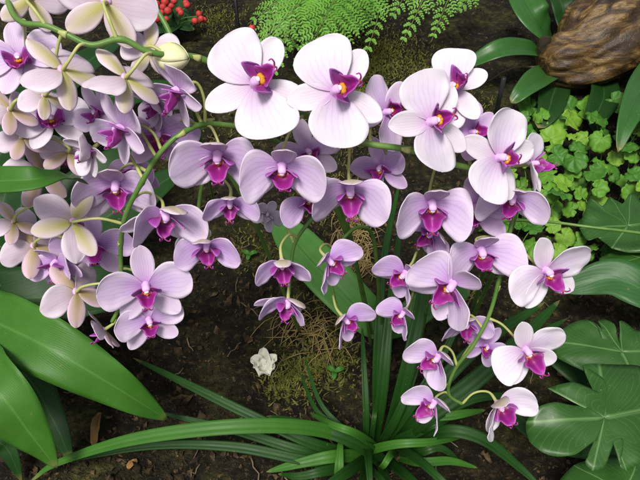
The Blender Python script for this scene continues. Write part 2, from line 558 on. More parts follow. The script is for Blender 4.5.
def make_moss():
    r = random.Random(8)
    m = MB()
    spots = [(375, 62, 45, 26, 2200), (350, 92, 45, 25, 1200), (425, 75, 24, 24, 700), (215, 20, 30, 16, 500), (250, 120, 60, 30, 500), (345, 130, 40, 30, 500), (300, 370, 34, 28, 700), (285, 385, 24, 20, 400),
             (335, 360, 28, 34, 500), (385, 45, 35, 25, 350), (335, 200, 45, 40, 600), (225, 20, 40, 20, 300), (470, 110, 30, 20, 250),
             (250, 250, 40, 30, 260), (320, 300, 30, 50, 420), (455, 290, 30, 20, 200)]
    for cx, cy, sx, sy, n in spots:
        for _ in range(n):
            p = on_ground(r.gauss(cx, sx * 0.5), r.gauss(cy, sy * 0.5))
            h = r.uniform(0.004, 0.014)
            d = V((r.gauss(0, 0.7), r.gauss(0, 0.7), 1)).normalized() * h
            a = r.uniform(0, 6.28)
            wv = V((math.cos(a), math.sin(a), 0)) * r.uniform(0.001, 0.002)
            e = V((r.gauss(0, 0.003), r.gauss(0, 0.003), 0))
            m.poly([p - wv, p + wv, p + d * 0.6 + wv * 0.8, p + d + e, p + d * 0.6 - wv * 0.8])
    o = m.build('moss', MOSS, smooth=False)
    tag(o, 'olive green moss growing in patches on the soil', 'moss', kind='stuff')
    m = MB()
    for cx, cy, sx, sy, n in [(352, 225, 16, 26, 150), (358, 262, 13, 16, 90), (300, 325, 22, 14, 40), (322, 335, 14, 20, 40), (335, 130, 30, 16, 60)]:
        for _ in range(n):
            p = on_ground(r.gauss(cx, sx * 0.6), r.gauss(cy, sy * 0.6))
            a = r.gauss(1.2, 0.9); L = r.uniform(0.03, 0.08); c = r.uniform(-1, 1) * 0.012
            di = V((math.cos(a), math.sin(a), 0)); si = V((-di.y, di.x, 0))
            pts = [p + di * L * (t - 0.5) + si * c * math.sin(t * 3.1) + V((0, 0, 0.003 + 0.02 * math.sin(t * 3.1) * abs(math.sin(a * 7)))) for t in (0, .25, .5, .75, 1)]
            m.tube(pts, [0.0006, 0.0008, 0.0008, 0.0007, 0.0003], 4)
    o = m.build('straw_tuft', STRAW)
    tag(o, 'pale dry straw and root threads tangled on the bed', 'straw', kind='stuff')


make_moss()


# ------------------------------------------------------------------ leaves
def ribbon(name, pts, width, mat, parent, prof=(0.35, 0.6), fold=0.25, droop=0.0, nseg=8, ncross=8, thick=0.0009, lean=0.5, ruffle=0.0, roll=0.0, wnoise=0.04, seed=0):
    """a leaf blade along the points; width in metres; prof = exponents of its outline at base and tip"""
    path = spline(pts, nseg)
    # arc-length
    n = len(path)
    a, b = prof
    vm = a / (a + b)
    mx = (vm ** a) * ((1 - vm) ** b)
    rows, uvs = [], []
    upv = (V((0, 0, 1)) * (1 - lean) - CF * lean).normalized()
    ds = [0]
    for i in range(1, n): ds.append(ds[-1] + (path[i] - path[i - 1]).length)
    for i, p in enumerate(path):
        v = ds[i] / ds[-1]
        t = (path[min(i + 1, n - 1)] - path[max(i - 1, 0)]).normalized()
        side = t.cross(upv).normalized()
        nrm = side.cross(t).normalized()
        if roll:
            q = Quaternion(t, roll)
            side = q @ side; nrm = q @ nrm
        vv = min(max(v, 1e-4), 1 - 1e-4)
        hw = width / 2 * max((vv ** a) * ((1 - vv) ** b) / mx, 0.10 if v < 0.5 else 0.015)
        hw *= min(1, .25 + v * 7) if prof[0] < .3 else 1
        hw *= 1 + wnoise * noise.noise(V((v * 5, seed * 3.7, 0)))
        row, ur = [], []
        for j in range(ncross + 1):
            s = j / ncross * 2 - 1
            z = fold * abs(s) * hw - droop * s * s * hw
            z += ruffle * hw * abs(s) ** 2 * noise.noise(V((v * 7, s * 0.8 + seed, seed * 1.3)))
            row.append(p + side * s * hw + nrm * z)
            ur.append(((s + 1) / 2, v))
        rows.append(row); uvs.append(ur)
    m = MB()
    m.grid(rows, uvs)
    return m.build(name, mat, parent, thick)


def leaf_px(name, pts, wpx, mat, parent, **kw):
    q = [G(x, y, h) for x, y, h in pts]
    d = sum(depth(p) for p in q) / len(q)
    return ribbon(name, q, wpx * d / FPX, mat, parent, **kw)


def polar_leaf(name, c, outline, nrm_bump, mat, parent, rings=7, thick=0.0008, sub=4, dome=0.0, wav=0.0, seed=0, tips=None, nv=7, crease=.05):
    """c centre, outline list of points round it (world), domed by dome along nrm_bump"""
    n0 = len(outline)
    pts = []
    for i in range(n0):
        a, b, d, e = outline[i - 1], outline[i], outline[(i + 1) % n0], outline[(i + 2) % n0]
        for k in range(sub):
            t = k / sub
            cr = 0.5 * ((2 * b) + (d - a) * t + (2 * a - 5 * b + 4 * d - e) * t * t + (3 * b - a - 3 * d + e) * t ** 3)
            pts.append(cr.lerp(b.lerp(d, t), 0.35))
    rows, uvs = [], []
    N = len(pts)
    if tips:
        tt = sorted(k * sub for k in tips)
        ex = tt + [tt[0] + N]
        us = []
        for j in range(N + 1):
            x = j if j >= tt[0] else j + N
            k = max(i for i in range(len(tt)) if ex[i] <= x)
            us.append(k + (x - ex[k]) / (ex[k + 1] - ex[k]) + (0 if j >= tt[0] else -len(tt)))
    else: us = [j / N * nv for j in range(N + 1)]
    rmean = sum((p - c).length for p in pts) / N
    for k in range(rings + 1):
        f = max(k / rings, 0.01)
        row = []
        for j, p in enumerate(pts):
            q = c.lerp(p, f)
            rr = (q - c).length / rmean
            z = -dome * rr * rr * rmean + wav * rmean * f * noise.noise(V(((q - c).x / rmean * 2.2, (q - c).y / rmean * 2.2, seed)))
            z -= crease * rmean * f * math.cos(us[j] * 2 * math.pi)
            row.append(q + nrm_bump * z)
        row.append(row[0])
        rows.append(row); uvs.append([(us[j], f) for j in range(N + 1)])
    m = MB()
    m.grid(rows, uvs)
    return m.build(name, mat, parent, thick)


# -------- left plant with broad blades
def ginger():
    t = empty('broad_leaf_plant', on_ground(-60, 330))
    tag(t, 'plant with broad pointed bright green leaves at the left edge below the orchids', 'plant')
    L = lambda pts, w, mat=LEAF_GINGER, **kw: leaf_px('leaf', pts, w, mat, t, **dict(dict(prof=(0.5, 0.75), fold=0.18, nseg=10, ncross=10, lean=0.6, ruffle=0.2), **kw))
    L([(-75, 298, .17), (-20, 316, .23), (45, 346, .25), (112, 385, .20), (168, 420, .11)], 62, seed=1, ruffle=.5)
    L([(-75, 345, .15), (-40, 360, .21), (-2, 392, .24), (32, 436, .18), (57, 468, .12)], 66, seed=2, ruffle=.5)
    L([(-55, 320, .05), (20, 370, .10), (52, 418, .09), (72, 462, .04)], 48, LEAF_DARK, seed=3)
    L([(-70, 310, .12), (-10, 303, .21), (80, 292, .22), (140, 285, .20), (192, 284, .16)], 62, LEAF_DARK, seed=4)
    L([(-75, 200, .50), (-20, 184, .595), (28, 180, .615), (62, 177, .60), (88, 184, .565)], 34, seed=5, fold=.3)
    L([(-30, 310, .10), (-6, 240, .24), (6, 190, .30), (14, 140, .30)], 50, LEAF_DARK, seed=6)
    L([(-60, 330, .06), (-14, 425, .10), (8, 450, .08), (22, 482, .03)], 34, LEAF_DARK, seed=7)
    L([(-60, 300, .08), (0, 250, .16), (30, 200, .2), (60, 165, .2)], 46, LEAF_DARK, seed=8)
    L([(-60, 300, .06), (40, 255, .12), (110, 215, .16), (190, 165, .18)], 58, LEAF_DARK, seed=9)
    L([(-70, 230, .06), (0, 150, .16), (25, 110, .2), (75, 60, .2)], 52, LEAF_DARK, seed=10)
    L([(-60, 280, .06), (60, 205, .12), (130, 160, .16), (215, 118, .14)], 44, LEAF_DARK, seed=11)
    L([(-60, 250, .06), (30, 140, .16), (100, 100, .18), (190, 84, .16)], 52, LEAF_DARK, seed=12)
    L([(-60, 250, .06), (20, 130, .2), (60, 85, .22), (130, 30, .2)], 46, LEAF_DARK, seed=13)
    m = MB()
    for e in ((-75, 305, .17), (-75, 200, .50), (-60, 250, .06)):
        p = G(*e)
        m.tube([on_ground(-60, 330) - V((0, 0, .02)), (on_ground(-60, 330) + p) / 2 + V((0, 0, .02)), p], [.008, .007, .005], 7)
    m.build('stem', STEM, t)


ginger()


# -------- clump of strap leaves at the foot of the orchids
def strap_clump():
    c = on_ground(372, 452)
    t = empty('strap_leaf_clump', c)
    tag(t, 'clump of long narrow dark green strap leaves spreading at the foot of the orchids', 'plant')
    k = [0]
    def L(pts, w, mat=LEAF_STRAP, **kw):
        k[0] += 1
        w *= .82
        return leaf_px('leaf', pts, w, mat, t, **dict(dict(prof=(0.22, 0.5), fold=0.35, nseg=8, ncross=4, lean=0.6, seed=k[0], wnoise=0.1), **kw))
    B = (372, 455, -0.03)
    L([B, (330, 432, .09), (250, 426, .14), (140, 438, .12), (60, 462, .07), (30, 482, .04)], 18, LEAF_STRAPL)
    L([(390, 468, -.03), (355, 442, .07), (310, 427, .09), (266, 416, .07)], 17)
    L([B, (320, 446, .06), (250, 415, .09), (195, 388, .10), (133, 358, .09)], 13)
    L([B, (310, 452, .05), (240, 432, .06), (158, 412, .06)], 12)
    L([B, (320, 462, .04), (235, 447, .06), (150, 446, .05), (62, 462, .03)], 13)
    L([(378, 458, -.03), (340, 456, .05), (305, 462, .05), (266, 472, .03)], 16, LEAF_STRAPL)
    L([(378, 462, -.03), (330, 470, .05), (300, 476, .05), (278, 474, .03)], 14)
    L([(374, 450, -.03), (382, 390, .14), (390, 310, .22), (402, 215, .28)], 13)
    L([(376, 448, -.03), (378, 350, .14), (384, 260, .22), (400, 180, .26)], 11)
    L([(385, 448, -.03), (402, 390, .14), (418, 320, .22), (432, 230, .26)], 18)
    L([(366, 448, 0), (366, 410, .06), (364, 365, .10), (362, 325, .12)], 8)
    L([(362, 446, 0), (345, 430, .05), (320, 402, .07), (304, 355, .08)], 6)
    L([(362, 446, 0), (335, 425, .05), (315, 408, .06), (300, 372, .05)], 6)
    L([(392, 446, -.03), (420, 420, .09), (470, 385, .13), (520, 340, .16), (560, 300, .16)], 22)
    L([(392, 446, -.03), (430, 395, .12), (480, 345, .18), (545, 302, .19)], 20, LEAF_STRAP)
    L([(392, 446, -.03), (440, 405, .10), (500, 358, .14), (568, 318, .12)], 15)
    L([(396, 452, -.03), (420, 452, .05), (440, 448, .06), (460, 461, .03)], 12)
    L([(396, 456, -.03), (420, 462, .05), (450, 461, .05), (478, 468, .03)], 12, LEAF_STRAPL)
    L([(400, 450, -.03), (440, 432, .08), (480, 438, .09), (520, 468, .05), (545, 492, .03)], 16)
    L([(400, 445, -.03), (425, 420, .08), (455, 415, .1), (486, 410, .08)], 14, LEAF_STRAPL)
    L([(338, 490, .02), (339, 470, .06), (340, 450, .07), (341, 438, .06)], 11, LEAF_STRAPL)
    L([(372, 455, -.03), (350, 470, .06), (325, 488, .08), (300, 510, .06)], 15)
    L([(380, 458, -.03), (385, 480, .08), (390, 510, .08), (392, 540, .05)], 14)
    L([(385, 458, -.03), (410, 480, .08), (440, 510, .08), (470, 540, .05)], 14)
    L([(376, 450, -.03), (395, 420, .09), (412, 380, .14), (425, 340, .16)], 11)
    L([(376, 450, -.03), (405, 415, .09), (440, 360, .15), (470, 300, .2)], 12)
    L([(376, 450, -.03), (420, 430, .07), (470, 400, .1), (530, 395, .08)], 13)
    r = random.Random(3)
    for i in range(11):
        a = r.uniform(0, 2 * math.pi)
        Lr = r.uniform(70, 150)
        bx, by = 378 + r.uniform(-30, 30), 450 + r.uniform(-14, 14)
        ex, ey = bx + math.cos(a) * Lr, by - math.sin(a) * Lr * 0.62
        if ey > 470 and r.random() < .4: ey = 470
        hh = r.uniform(.05, .10)
        L([(bx, by, -.03), (lerp(bx, ex, .35), lerp(by, ey, .35) - 4, hh), (lerp(bx, ex, .7), lerp(by, ey, .7), hh * 1.1), (ex, ey, hh * .5)], r.uniform(6, 12), LEAF_STRAP if r.random() < .92 else LEAF_STRAPL)


strap_clump()


LEAF_TONGUE = mat_leaf('leaf_tongue', (0.065, 0.20, 0.035), (0.10, 0.26, 0.055), (0.03, 0.11, 0.02), 0.42, 0.3, 0.14, 5, wv=.15)


def orchid_rosettes():
    # base leaves of the orchid in the middle
    t = empty('orchid_leaf_rosette', on_ground(385, 330))
    tag(t, 'broad tongue shaped orchid leaf pair lying in the middle of the bed', 'plant')
    leaf_px('leaf', [(385, 330, .02), (362, 312, .09), (330, 280, .13), (300, 248, .13), (276, 218, .10)], 42, LEAF_TONGUE, t, prof=(.32, .42), fold=.3, lean=.6, ncross=8)
    leaf_px('leaf', [(385, 330, .02), (405, 320, .07), (435, 300, .09), (470, 290, .08)], 30, LEAF_ORCHID, t, prof=(.32, .42), fold=.3, lean=.6)
    # tongue leaves round the driftwood
    t = empty('tongue_leaf_plant', on_ground(560, 62))
    tag(t, 'plant with glossy dark tongue shaped leaves pushing out around the driftwood', 'plant')
    def L(pts, w, mat=LEAF_ORCHID, **kw):
        return leaf_px('leaf', pts, w, mat, t, **dict(dict(prof=(.35, .40), fold=.28, lean=.5, ncross=8), **kw))
    L([(556, 55, .02), (545, 35, .1), (530, 12, .16), (514, -16, .18)], 36)
    L([(556, 58, .02), (530, 50, .1), (500, 50, .13), (466, 66, .09)], 24)
    L([(556, 70, .03), (540, 78, .09), (524, 90, .11), (511, 103, .09)], 26)
    L([(560, 78, .02), (553, 95, .05), (548, 112, .06), (538, 128, .04)], 30, LEAF_DARK)
    L([(575, 50, .02), (565, 20, .08), (560, 0, .12), (545, -20, .12)], 24, LEAF_DARK)
    L([(600, 70, .02), (604, 95, .05), (596, 118, .05), (600, 135, .03)], 30, LEAF_DARK)
    t = empty('tongue_leaf_plant', on_ground(668, 60))
    tag(t, 'dark pointed leaf plant at the right edge beneath the driftwood', 'plant')
    leaf_px('leaf', [(668, 60, .02), (646, 84, .12), (628, 118, .13), (618, 152, .09)], 36, LEAF_ORCHID, t, prof=(.4, .6), fold=.3, lean=.5)
    leaf_px('leaf', [(668, 60, .02), (660, 100, .12), (652, 130, .13), (648, 160, .09)], 30, LEAF_DARK, t, prof=(.4, .6), fold=.3, lean=.5)


orchid_rosettes()


def philodendron():
    t = empty('lobed_leaf_plant', on_ground(690, 400))
    tag(t, 'plant with large glossy dark green deeply lobed leaves in the lower right corner', 'plant')
    N = (V((0, 0, 1)) * .5 - CF * .5).normalized()
    def leaf(cpx, out, h, tilt, dome, seed, tips, wav=.22):
        # a real blade: its plane leans by tilt (height gained per pixel outwards to the upper left)
        def hh(x, y): return h + tilt[0] * (x - cpx[0]) + tilt[1] * (y - cpx[1])
        pts = [G(x, y, hh(x, y)) for x, y in out]
        return polar_leaf('leaf', G(*cpx, h), pts, N, LEAF_PHILO, t, 9, sub=5, dome=dome, wav=wav, seed=seed, tips=tips, crease=.012)
    A = [(690, 400), (668, 440), (648, 452), (640, 464), (629, 470), (622, 465), (624, 440), (615, 440), (607, 466), (595, 470), (587, 461), (597, 440), (577, 454), (560, 456), (545, 452),
         (533, 440), (530, 420), (538, 407), (555, 402), (585, 405), (566, 394), (550, 387), (575, 382), (606, 394), (605, 379), (596, 371), (584, 364), (602, 362), (628, 361), (645, 362), (670, 372)]
    leaf((604, 418), A, .17, (-.0001, -.0002), .10, 1, [0, 4, 9, 16, 21, 27], .16)
    Bq = [(700, 350), (660, 378), (632, 372), (600, 376), (575, 364), (558, 352), (556, 338), (572, 322), (588, 318), (595, 322), (604, 342), (600, 320), (606, 317), (614, 324), (620, 344), (621, 320), (630, 322), (640, 330), (665, 330)]
    leaf((622, 352), Bq, .13, (0, -.0003), .12, 2, [0, 2, 6, 8, 11, 15], .16)
    D = [(690, 215), (660, 250), (630, 252), (612, 248), (600, 236), (590, 238), (582, 226), (586, 208), (592, 196), (604, 204), (612, 194), (622, 204), (632, 192), (650, 200)]
    leaf((628, 226), D, .10, (0, 0), .10, 3, [0, 3, 6, 8, 10, 12])
    E = [(560, 490), (575, 465), (600, 458), (640, 455), (680, 470), (690, 520), (620, 530)]
    leaf((625, 492), E, .08, (0, 0), .1, 4, [0, 1, 3, 4, 5])
    F_ = [(700, 265), (660, 276), (630, 268), (606, 266), (600, 258), (614, 250), (632, 244), (660, 240)]
    leaf((640, 258), F_, .08, (0, 0), .1, 5, [0, 3, 5, 7])
    leaf_px('leaf', [(690, 300, .06), (650, 292, .14), (610, 278, .15), (560, 290, .12)], 44, LEAF_PHILOR, t, prof=(.5, .6), fold=.2, lean=.6, ruffle=.25)
    leaf_px('leaf', [(650, 360, .03), (590, 372, .06), (545, 345, .07), (500, 360, .05)], 36, LEAF_DARK, t, prof=(.5, .6), fold=.2, lean=.6)
    leaf_px('leaf', [(690, 420, .03), (600, 440, .06), (540, 430, .07), (500, 400, .05)], 36, LEAF_DARK, t, prof=(.5, .6), fold=.2, lean=.6)
    base = on_ground(690, 400)
    for e in ((604, 418, .168), (622, 352, .128), (628, 226, .098), (625, 492, .078), (640, 258, .078), (690, 300, .06)):
        p = G(*e)
        mid = (base + p) / 2
        mid.z = p.z - .015
        if e[0] < 650: mid = p + (base - p) * .35; mid.z = p.z - .05
        m = MB()
        m.tube(spline([base, mid, p - V((0, 0, .008))], 8), [.0045 - .0015 * k / 16 for k in range(17)], 7)
        m.build('leaf_stalk', STEM, t)
    # long green runner above the lobed leaves
    m = MB()
    m.tube(spline([on_ground(720, 246), G(680, 239, .13), G(640, 233, .16), G(590, 227, .17), G(540, 221, .15), G(500, 222, .08), on_ground(478, 232)], 8), .0026, 7)
    o = m.build('trailing_stem', STEM)
    tag(o, 'long thin green stem running level across the scalloped leaves', 'stem')


philodendron()


# -------- ground cover of scalloped leaves
def scalloped():
    r = random.Random(21)
    t = empty('scalloped_leaf_plant', on_ground(575, 170))
    tag(t, 'low bright green plant with round scalloped leaves beside the driftwood', 'plant')
    pts = []
    def inside(x, y):
        if y < 100 + (620 - x) * .04: return False
        if x < 520 and y < 130 + (520 - x) * .2: return False
        return True
    tries = 0
    while len(pts) < 99 and tries < 20000:
        tries += 1
        x, y = r.uniform(492, 652), r.uniform(100, 252)
        if not inside(x, y): continue
        if all((x - a) ** 2 + ((y - b) * 1.15) ** 2 > 10.2 ** 2 for a, b in pts): pts.append((x, y))
    for i, (x, y) in enumerate(pts):
        h = r.uniform(.015, .09)
        c = G(x, y, h)
        rad = r.choice((r.uniform(5.5, 9), r.uniform(8, 12), r.uniform(9, 14))) * depth(c) / FPX
        n = (V((0, 0, 1)) * .6 - CF * .5 + V((r.gauss(0, .32), r.gauss(0, .32), 0))).normalized()
        a0 = r.uniform(0, 6.28)
        ux = n.orthogonal().normalized(); uy = n.cross(ux)
        out = []
        ns = 9
        K = ns * 4
        for j in range(K):
            a = 2 * math.pi * j / K
            q = rad * (.92 + .13 * abs(math.sin(a * ns / 2)) ** .7) * (1 - .55 * math.exp(-(min(a, 2 * math.pi - a) / .30) ** 2))
            q *= 1 + .12 * math.cos(a - math.pi) + .1 * noise.noise(V((math.cos(a), math.sin(a), i)))
            aa = a + a0
            out.append(c + ux * math.cos(aa) * q + uy * math.sin(aa) * q)
        cc = c + (ux * math.cos(a0) + uy * math.sin(a0)) * rad * .15
        lf = polar_leaf('leaf', cc, out, n, LEAF_ROUND[0 if (k := r.random()) < .5 else (1 if k < .85 else 2)], t, 5, .0007, 1, dome=r.uniform(-.15, .35), wav=.5, seed=i)
        gx, gy = c.x + r.uniform(-.03, .03), c.y + r.uniform(-.03, .03)
        st = MB()
        st.tube(spline([V((gx, gy, ground_h(gx, gy) - .004)), (c + V((gx, gy, 0))) / 2 + V((0, 0, .01)), cc - n * .001], 4), .0011, 5)
        st.build('leaf_stalk', STEM, lf)


scalloped()


# -------- fern
def fern():
    r = random.Random(4)
    base = on_ground(370, -45)
    t = empty('fern', base)
    tag(t, 'feathery bright green fern hanging in at the top of the bed', 'fern')
    def frond(pts, span, npin, w=.0052):
        path = spline([G(*p) for p in pts], 8)
        n = len(path)
        m = MB()
        m.tube(path, [.0017 * (1 - .75 * i / (n - 1)) for i in range(n)], 5, slot=1)
        upv = (V((0, 0, 1)) * .5 - CF * .6).normalized()
        for k in range(npin):
            f = .12 + .87 * k / (npin - 1)
            x = f * (n - 1); i = min(int(x), n - 2)
            p = path[i].lerp(path[i + 1], x - i)
            tg = (path[min(i + 2, n - 1)] - path[max(i - 1, 0)]).normalized()
            sd = tg.cross(upv).normalized()
            nr = sd.cross(tg)
            env = (min(1, .45 + 1.2 * f) * (1 - f) ** .75 * 1.25)
            for s in (-1, 1):
                L = span * env * r.uniform(.8, 1.1)
                if L < .006: continue
                dr = (sd * s * .80 + tg * .62 + nr * r.uniform(-.15, .2)).normalized()
                q = max(4, int(L / .0075))
                pp, pr = [], []
                for a in range(q + 1):
                    b = a / q
                    pp.append(p + dr * L * b - V((0, 0, 1)) * L * .22 * b * b)
                m.tube(pp, .0006, 3, slot=1, caps=False)
                for a in range(1, q + 1):
                    b = a / q
                    c = pp[a]
                    td = (pp[a] - pp[a - 1]).normalized()
                    s2 = td.cross(nr).normalized()
                    l2 = L * .26 * (1 - b) ** .6 * 1.0 + .0035
                    l2 = min(l2, .021)
                    for z in (-1, 1):
                        e = (s2 * z + td * .55 + nr * r.uniform(-.2, .2)).normalized()
                        o = td * w * .5
                        m.poly([c - o * .6, c + e * l2 * .5 - o + nr * .0006, c + e * l2, c + e * l2 * .5 + o, c + o * .6])
        m.build('frond', [FERN, FERN_RIB], t, smooth=False)
    frond([(395, -70, .02), (345, -38, .20), (305, -2, .22), (254, 50, .14)], .13, 20)
    frond([(395, -70, .02), (352, -28, .22), (328, 12, .24), (296, 74, .16)], .12, 19)
    frond([(395, -70, .02), (330, -40, .19), (290, -8, .18), (248, 24, .12)], .11, 18)
    frond([(395, -70, .02), (352, -26, .23), (342, 15, .22), (326, 66, .16)], .11, 18)
    frond([(395, -70, .02), (372, -30, .22), (366, 0, .21), (352, 34, .17)], .09, 16)
    frond([(395, -70, .02), (378, -20, .20), (378, 15, .18), (362, 66, .12)], .05, 17)
    frond([(395, -70, .02), (428, -25, .20), (420, 6, .18), (400, 46, .12)], .05, 16)
    frond([(395, -70, .02), (458, -30, .20), (446, 4, .17), (431, 42, .12)], .06, 16)
    frond([(395, -70, .02), (480, -36, .18), (474, -10, .15), (456, 14, .1)], .06, 14)
    frond([(395, -70, .02), (410, -34, .18), (406, -8, .17), (390, 20, .12)], .06, 14)
    frond([(395, -70, .02), (320, -22, .20), (292, 20, .19), (270, 84, .12)], .08, 17)
    for k in range(9):
        x0 = 262 + k * 9.5 + r.uniform(-4, 4)
        frond([(395, -70, .02), (lerp(x0, 370, .55), -38 + r.uniform(-6, 6), .17), (x0 + 16, r.uniform(-8, 8), .15), (x0, r.uniform(34, 62), .07)], r.uniform(.09, .12), 17)
    frond([(395, -70, .02), (335, -30, .16), (318, 5, .15), (310, 60, .10)], .10, 17)


fern()


# -------- driftwood
def driftwood():
    m = MB()
    ctr = [(538, 64, .075), (544, 63, .078), (556, 62, .082), (575, 57, .092), (600, 42, .115), (624, 22, .14), (652, -6, .17), (700, -45, .17)]
    rad = [.034, .060, .072, .084, .108, .122, .12, .11]
    pts = spline([G(*c) for c in ctr], 8)
    n = len(pts)
    rr = []
    for i in range(n):
        x = i / 8
        k = min(int(x), len(rad) - 2)
        rr.append(lerp(rad[k], rad[k + 1], x - k))
    rows, uvs = [], []
    nrm = None
    N = 90
    for i, p in enumerate(pts):
        t = (pts[min(i + 1, n - 1)] - pts[max(i - 1, 0)]).normalized()
        if nrm is None: nrm = t.cross(V((0, 0, 1))).normalized()
        nrm = (nrm - t * nrm.dot(t)).normalized(); bi = t.cross(nrm)
        row = []
        for j in range(N):
            a = 2 * math.pi * j / N
            q = V((math.cos(a), math.sin(a), i * .06))
            k = 1 + .22 * noise.noise(q * 1.4) + .10 * noise.noise(V((math.cos(a) * 2.5, math.sin(a) * 2.5, i * .09))) + .07 * noise.noise(V((math.cos(a) * 7, math.sin(a) * 7, i * .10))) + .035 * noise.noise(V((math.cos(a) * 16, math.sin(a) * 16, i * .25)))
            # a knot hollow on the near flank
            row.append(p + (nrm * math.cos(a) + bi * math.sin(a)) * rr[i] * k)
        rows.append(row); uvs.append([(j / N, i / n) for j in range(N)])
    m.grid(rows, uvs, close=True)
    m.f.append(tuple(range(N))[::-1]); m.uv.append(tuple((.5, 0) for _ in range(N))); m.m.append(0)
    LM = mat_log()
    o = m.build('driftwood_log', LM)
    tag(o, 'thick weathered brown driftwood log with a blunt rounded end', 'driftwood')
    m = MB()
    m.tube(spline([G(536, 67, .06), G(520, 67, .05), G(505, 71, .04), on_ground(488, 82)], 6), [.003 - .0018 * i / 18 for i in range(19)], 6)
    m.build('root', TWIG, o)


driftwood()


# -------- berries, stakes and litter
def berries():
    r = random.Random(9)
    t = empty('berry_plant', on_ground(178, 20))
    tag(t, 'cluster of small red berries behind the orchids at the top left', 'berries')
    B = [(157, 4), (165, 2), (174, 1), (186, 3), (168, 11), (161, 13), (152, 15), (157, 19), (179, 10), (187, 5), (171, 6), (153, 22), (199, 14), (195, 21), (201, 19), (204, 20), (181, 13), (163, 7), (166, 19)]
    base = on_ground(178, 30)
    st = MB()
    for x, y in B:
        p = G(x, y, r.uniform(.09, .12))
        m = MB()
        s = r.uniform(3.0, 4.3) * depth(p) / FPX
        m.ball(p, s, s * r.uniform(.75, 1), s * r.uniform(.8, 1.1), 10, 8)
        m.build('berry', BERRY, t)
        st.tube(spline([base, (base + p) / 2 + V((r.uniform(-.02, .02), 0, .01)), p - V((0, 0, s * .7))], 5), .0012, 5)
    st.build('stem', STEM, t)
    for i in range(9):
        a = r.uniform(0, 6.28)
        x, y = 175 + math.cos(a) * r.uniform(20, 45), 18 + math.sin(a) * r.uniform(10, 22)
        leaf_px('leaf', [(178, 26, .02), (lerp(178, x, .5), lerp(26, y, .5), .05), (x, y, .05)], r.uniform(14, 22), LEAF_DARK, t, prof=(.5, .6))
    t = empty('red_berry', on_ground(252, 29))
    p = G(252, 28, .06)
    m = MB(); m.ball(p, .011, .009, .009, 10, 8); m.build('berry', BERRY, t)
    m = MB(); m.tube([on_ground(256, 40), G(254, 34, .04), p - V((0, 0, .006))], .0012, 5); m.build('stem', STEM, t)
    tag(t, 'single red berry above the largest white orchid flower', 'berry')
    t = empty('berry_plant', on_ground(-6, 86))
    for x, y in ((1, 78), (-3, 84), (3, 88), (0, 93), (4, 72)):
        p = G(x, y, .14)
        m = MB(); m.ball(p, .0095, .009, .009, 10, 8); m.build('berry', BERRY, t)
        m = MB(); m.tube(spline([on_ground(-6, 110), G(-4, 96, .08), p - V((0, 0, .006))], 4), .0012, 5); m.build('stem', STEM, t)
    tag(t, 'few red berries at the left edge between orchid petals', 'berries')
    for (x0, y0, x1, y1, lab) in ((240, 42, 232, -30, 'thin black plant stake standing upright above the big white flower'), (492, 132, 504, 78, 'thin black plant stake leaning in front of the driftwood root')):
        a = on_ground(x0, y0)
        b = G(x1, y1, .18)
        m = MB(); m.tube([a - V((0, 0, .02)), (a + b) / 2, b], .0055, 10)
        o = m.build('plant_stake', STAKE)
        tag(o, lab, 'stake')


berries()


def litter():
    # crumpled fallen petals
    t = empty('fallen_flower', on_ground(265, 370))
    tag(t, 'crumpled cream white flower fallen on the soil', 'fallen flower')
    W = mat_plain('fallen_petal_cream', (.62, .62, .50), (.76, .76, .68), 60, .55, .2, .15)
    c = on_ground(265, 372) + V((0, 0, .004))
    u = .0017
    for i, (a, L, wd, el) in enumerate(((150, 17, 15, .7), (95, 18, 14, 1.0), (40, 17, 14, .8), (-60, 12, 20, .3))):
        d = V((math.cos(R(a)), math.sin(R(a)) * .9, 0))
        ribbon('petal', [c, c + d * L * u * .35 + V((0, 0, L * u * .2)), c + d * L * u * .7 + V((0, 0, L * u * el * .8)), c + d * L * u * .95 + V((0, 0, L * u * el))], wd * u, W, t, prof=(.6, .6), fold=.9, lean=.2, ruffle=1.3, seed=i * 1.7, nseg=6)
    data = [([(95, 448, .004), (97, 436, .012), (99, 424, .01), (101, 414, .004)], 9, 'curled rust brown dead leaf on soil near the broad green leaves'),
            ([(556, 378, .01), (575, 376, .03), (595, 379, .03), (612, 384, .02)], 13, 'dry tan curled leaf under the lobed leaves'),
            ([(380, 372, .015), (384, 355, .035), (385, 338, .04), (383, 320, .03)], 12, 'withered beige leaf standing between the upright strap leaves'),
            ([(128, 470, .004), (133, 466, .008), (138, 462, .004)], 6, 'small brown leaf scrap on the soil at the bottom')]
    for pts, wd, lab in data:
        q = [on_ground(x, y) + V((0, 0, h)) for x, y, h in pts]
        o = ribbon('dead_leaf', q, wd * depth(q[0]) / FPX, STRAW if 'beige' in lab else BROWNLEAF, None, prof=(.4, .5), fold=.7, ruffle=.9, seed=len(lab))
        tag(o, lab, 'dead leaf')
    # small seedling with pale cotyledons under the flowers
    for (x, y, lab) in ((250, 262 - 3, 'tiny pale green seedling on bare soil left of the middle flowers'), (335, 376, 'tiny yellow green sprout on the mossy soil right of the fallen flower')):
        t = empty('seedling', on_ground(x, y))
        tag(t, lab, 'seedling')
        b = on_ground(x, y)
        m = MB(); m.tube([b - V((0, 0, .004)), b + V((0, 0, .012))], .001, 5); m.build('stem', STEM, t)
        for a in (20, 150, 260):
            d = V((math.cos(R(a)), math.sin(R(a)), 0))
            ribbon('leaf', [b + V((0, 0, .011)), b + d * .008 + V((0, 0, .016)), b + d * .017 + V((0, 0, .013))], .009, LEAF_STRAPL, t, prof=(.5, .5), nseg=5, ncross=4)


litter()


# ------------------------------------------------------------------ orchids
def d0(py): return .55 + .20 * (max(py, 20) - 60) / 340


STEMS = []


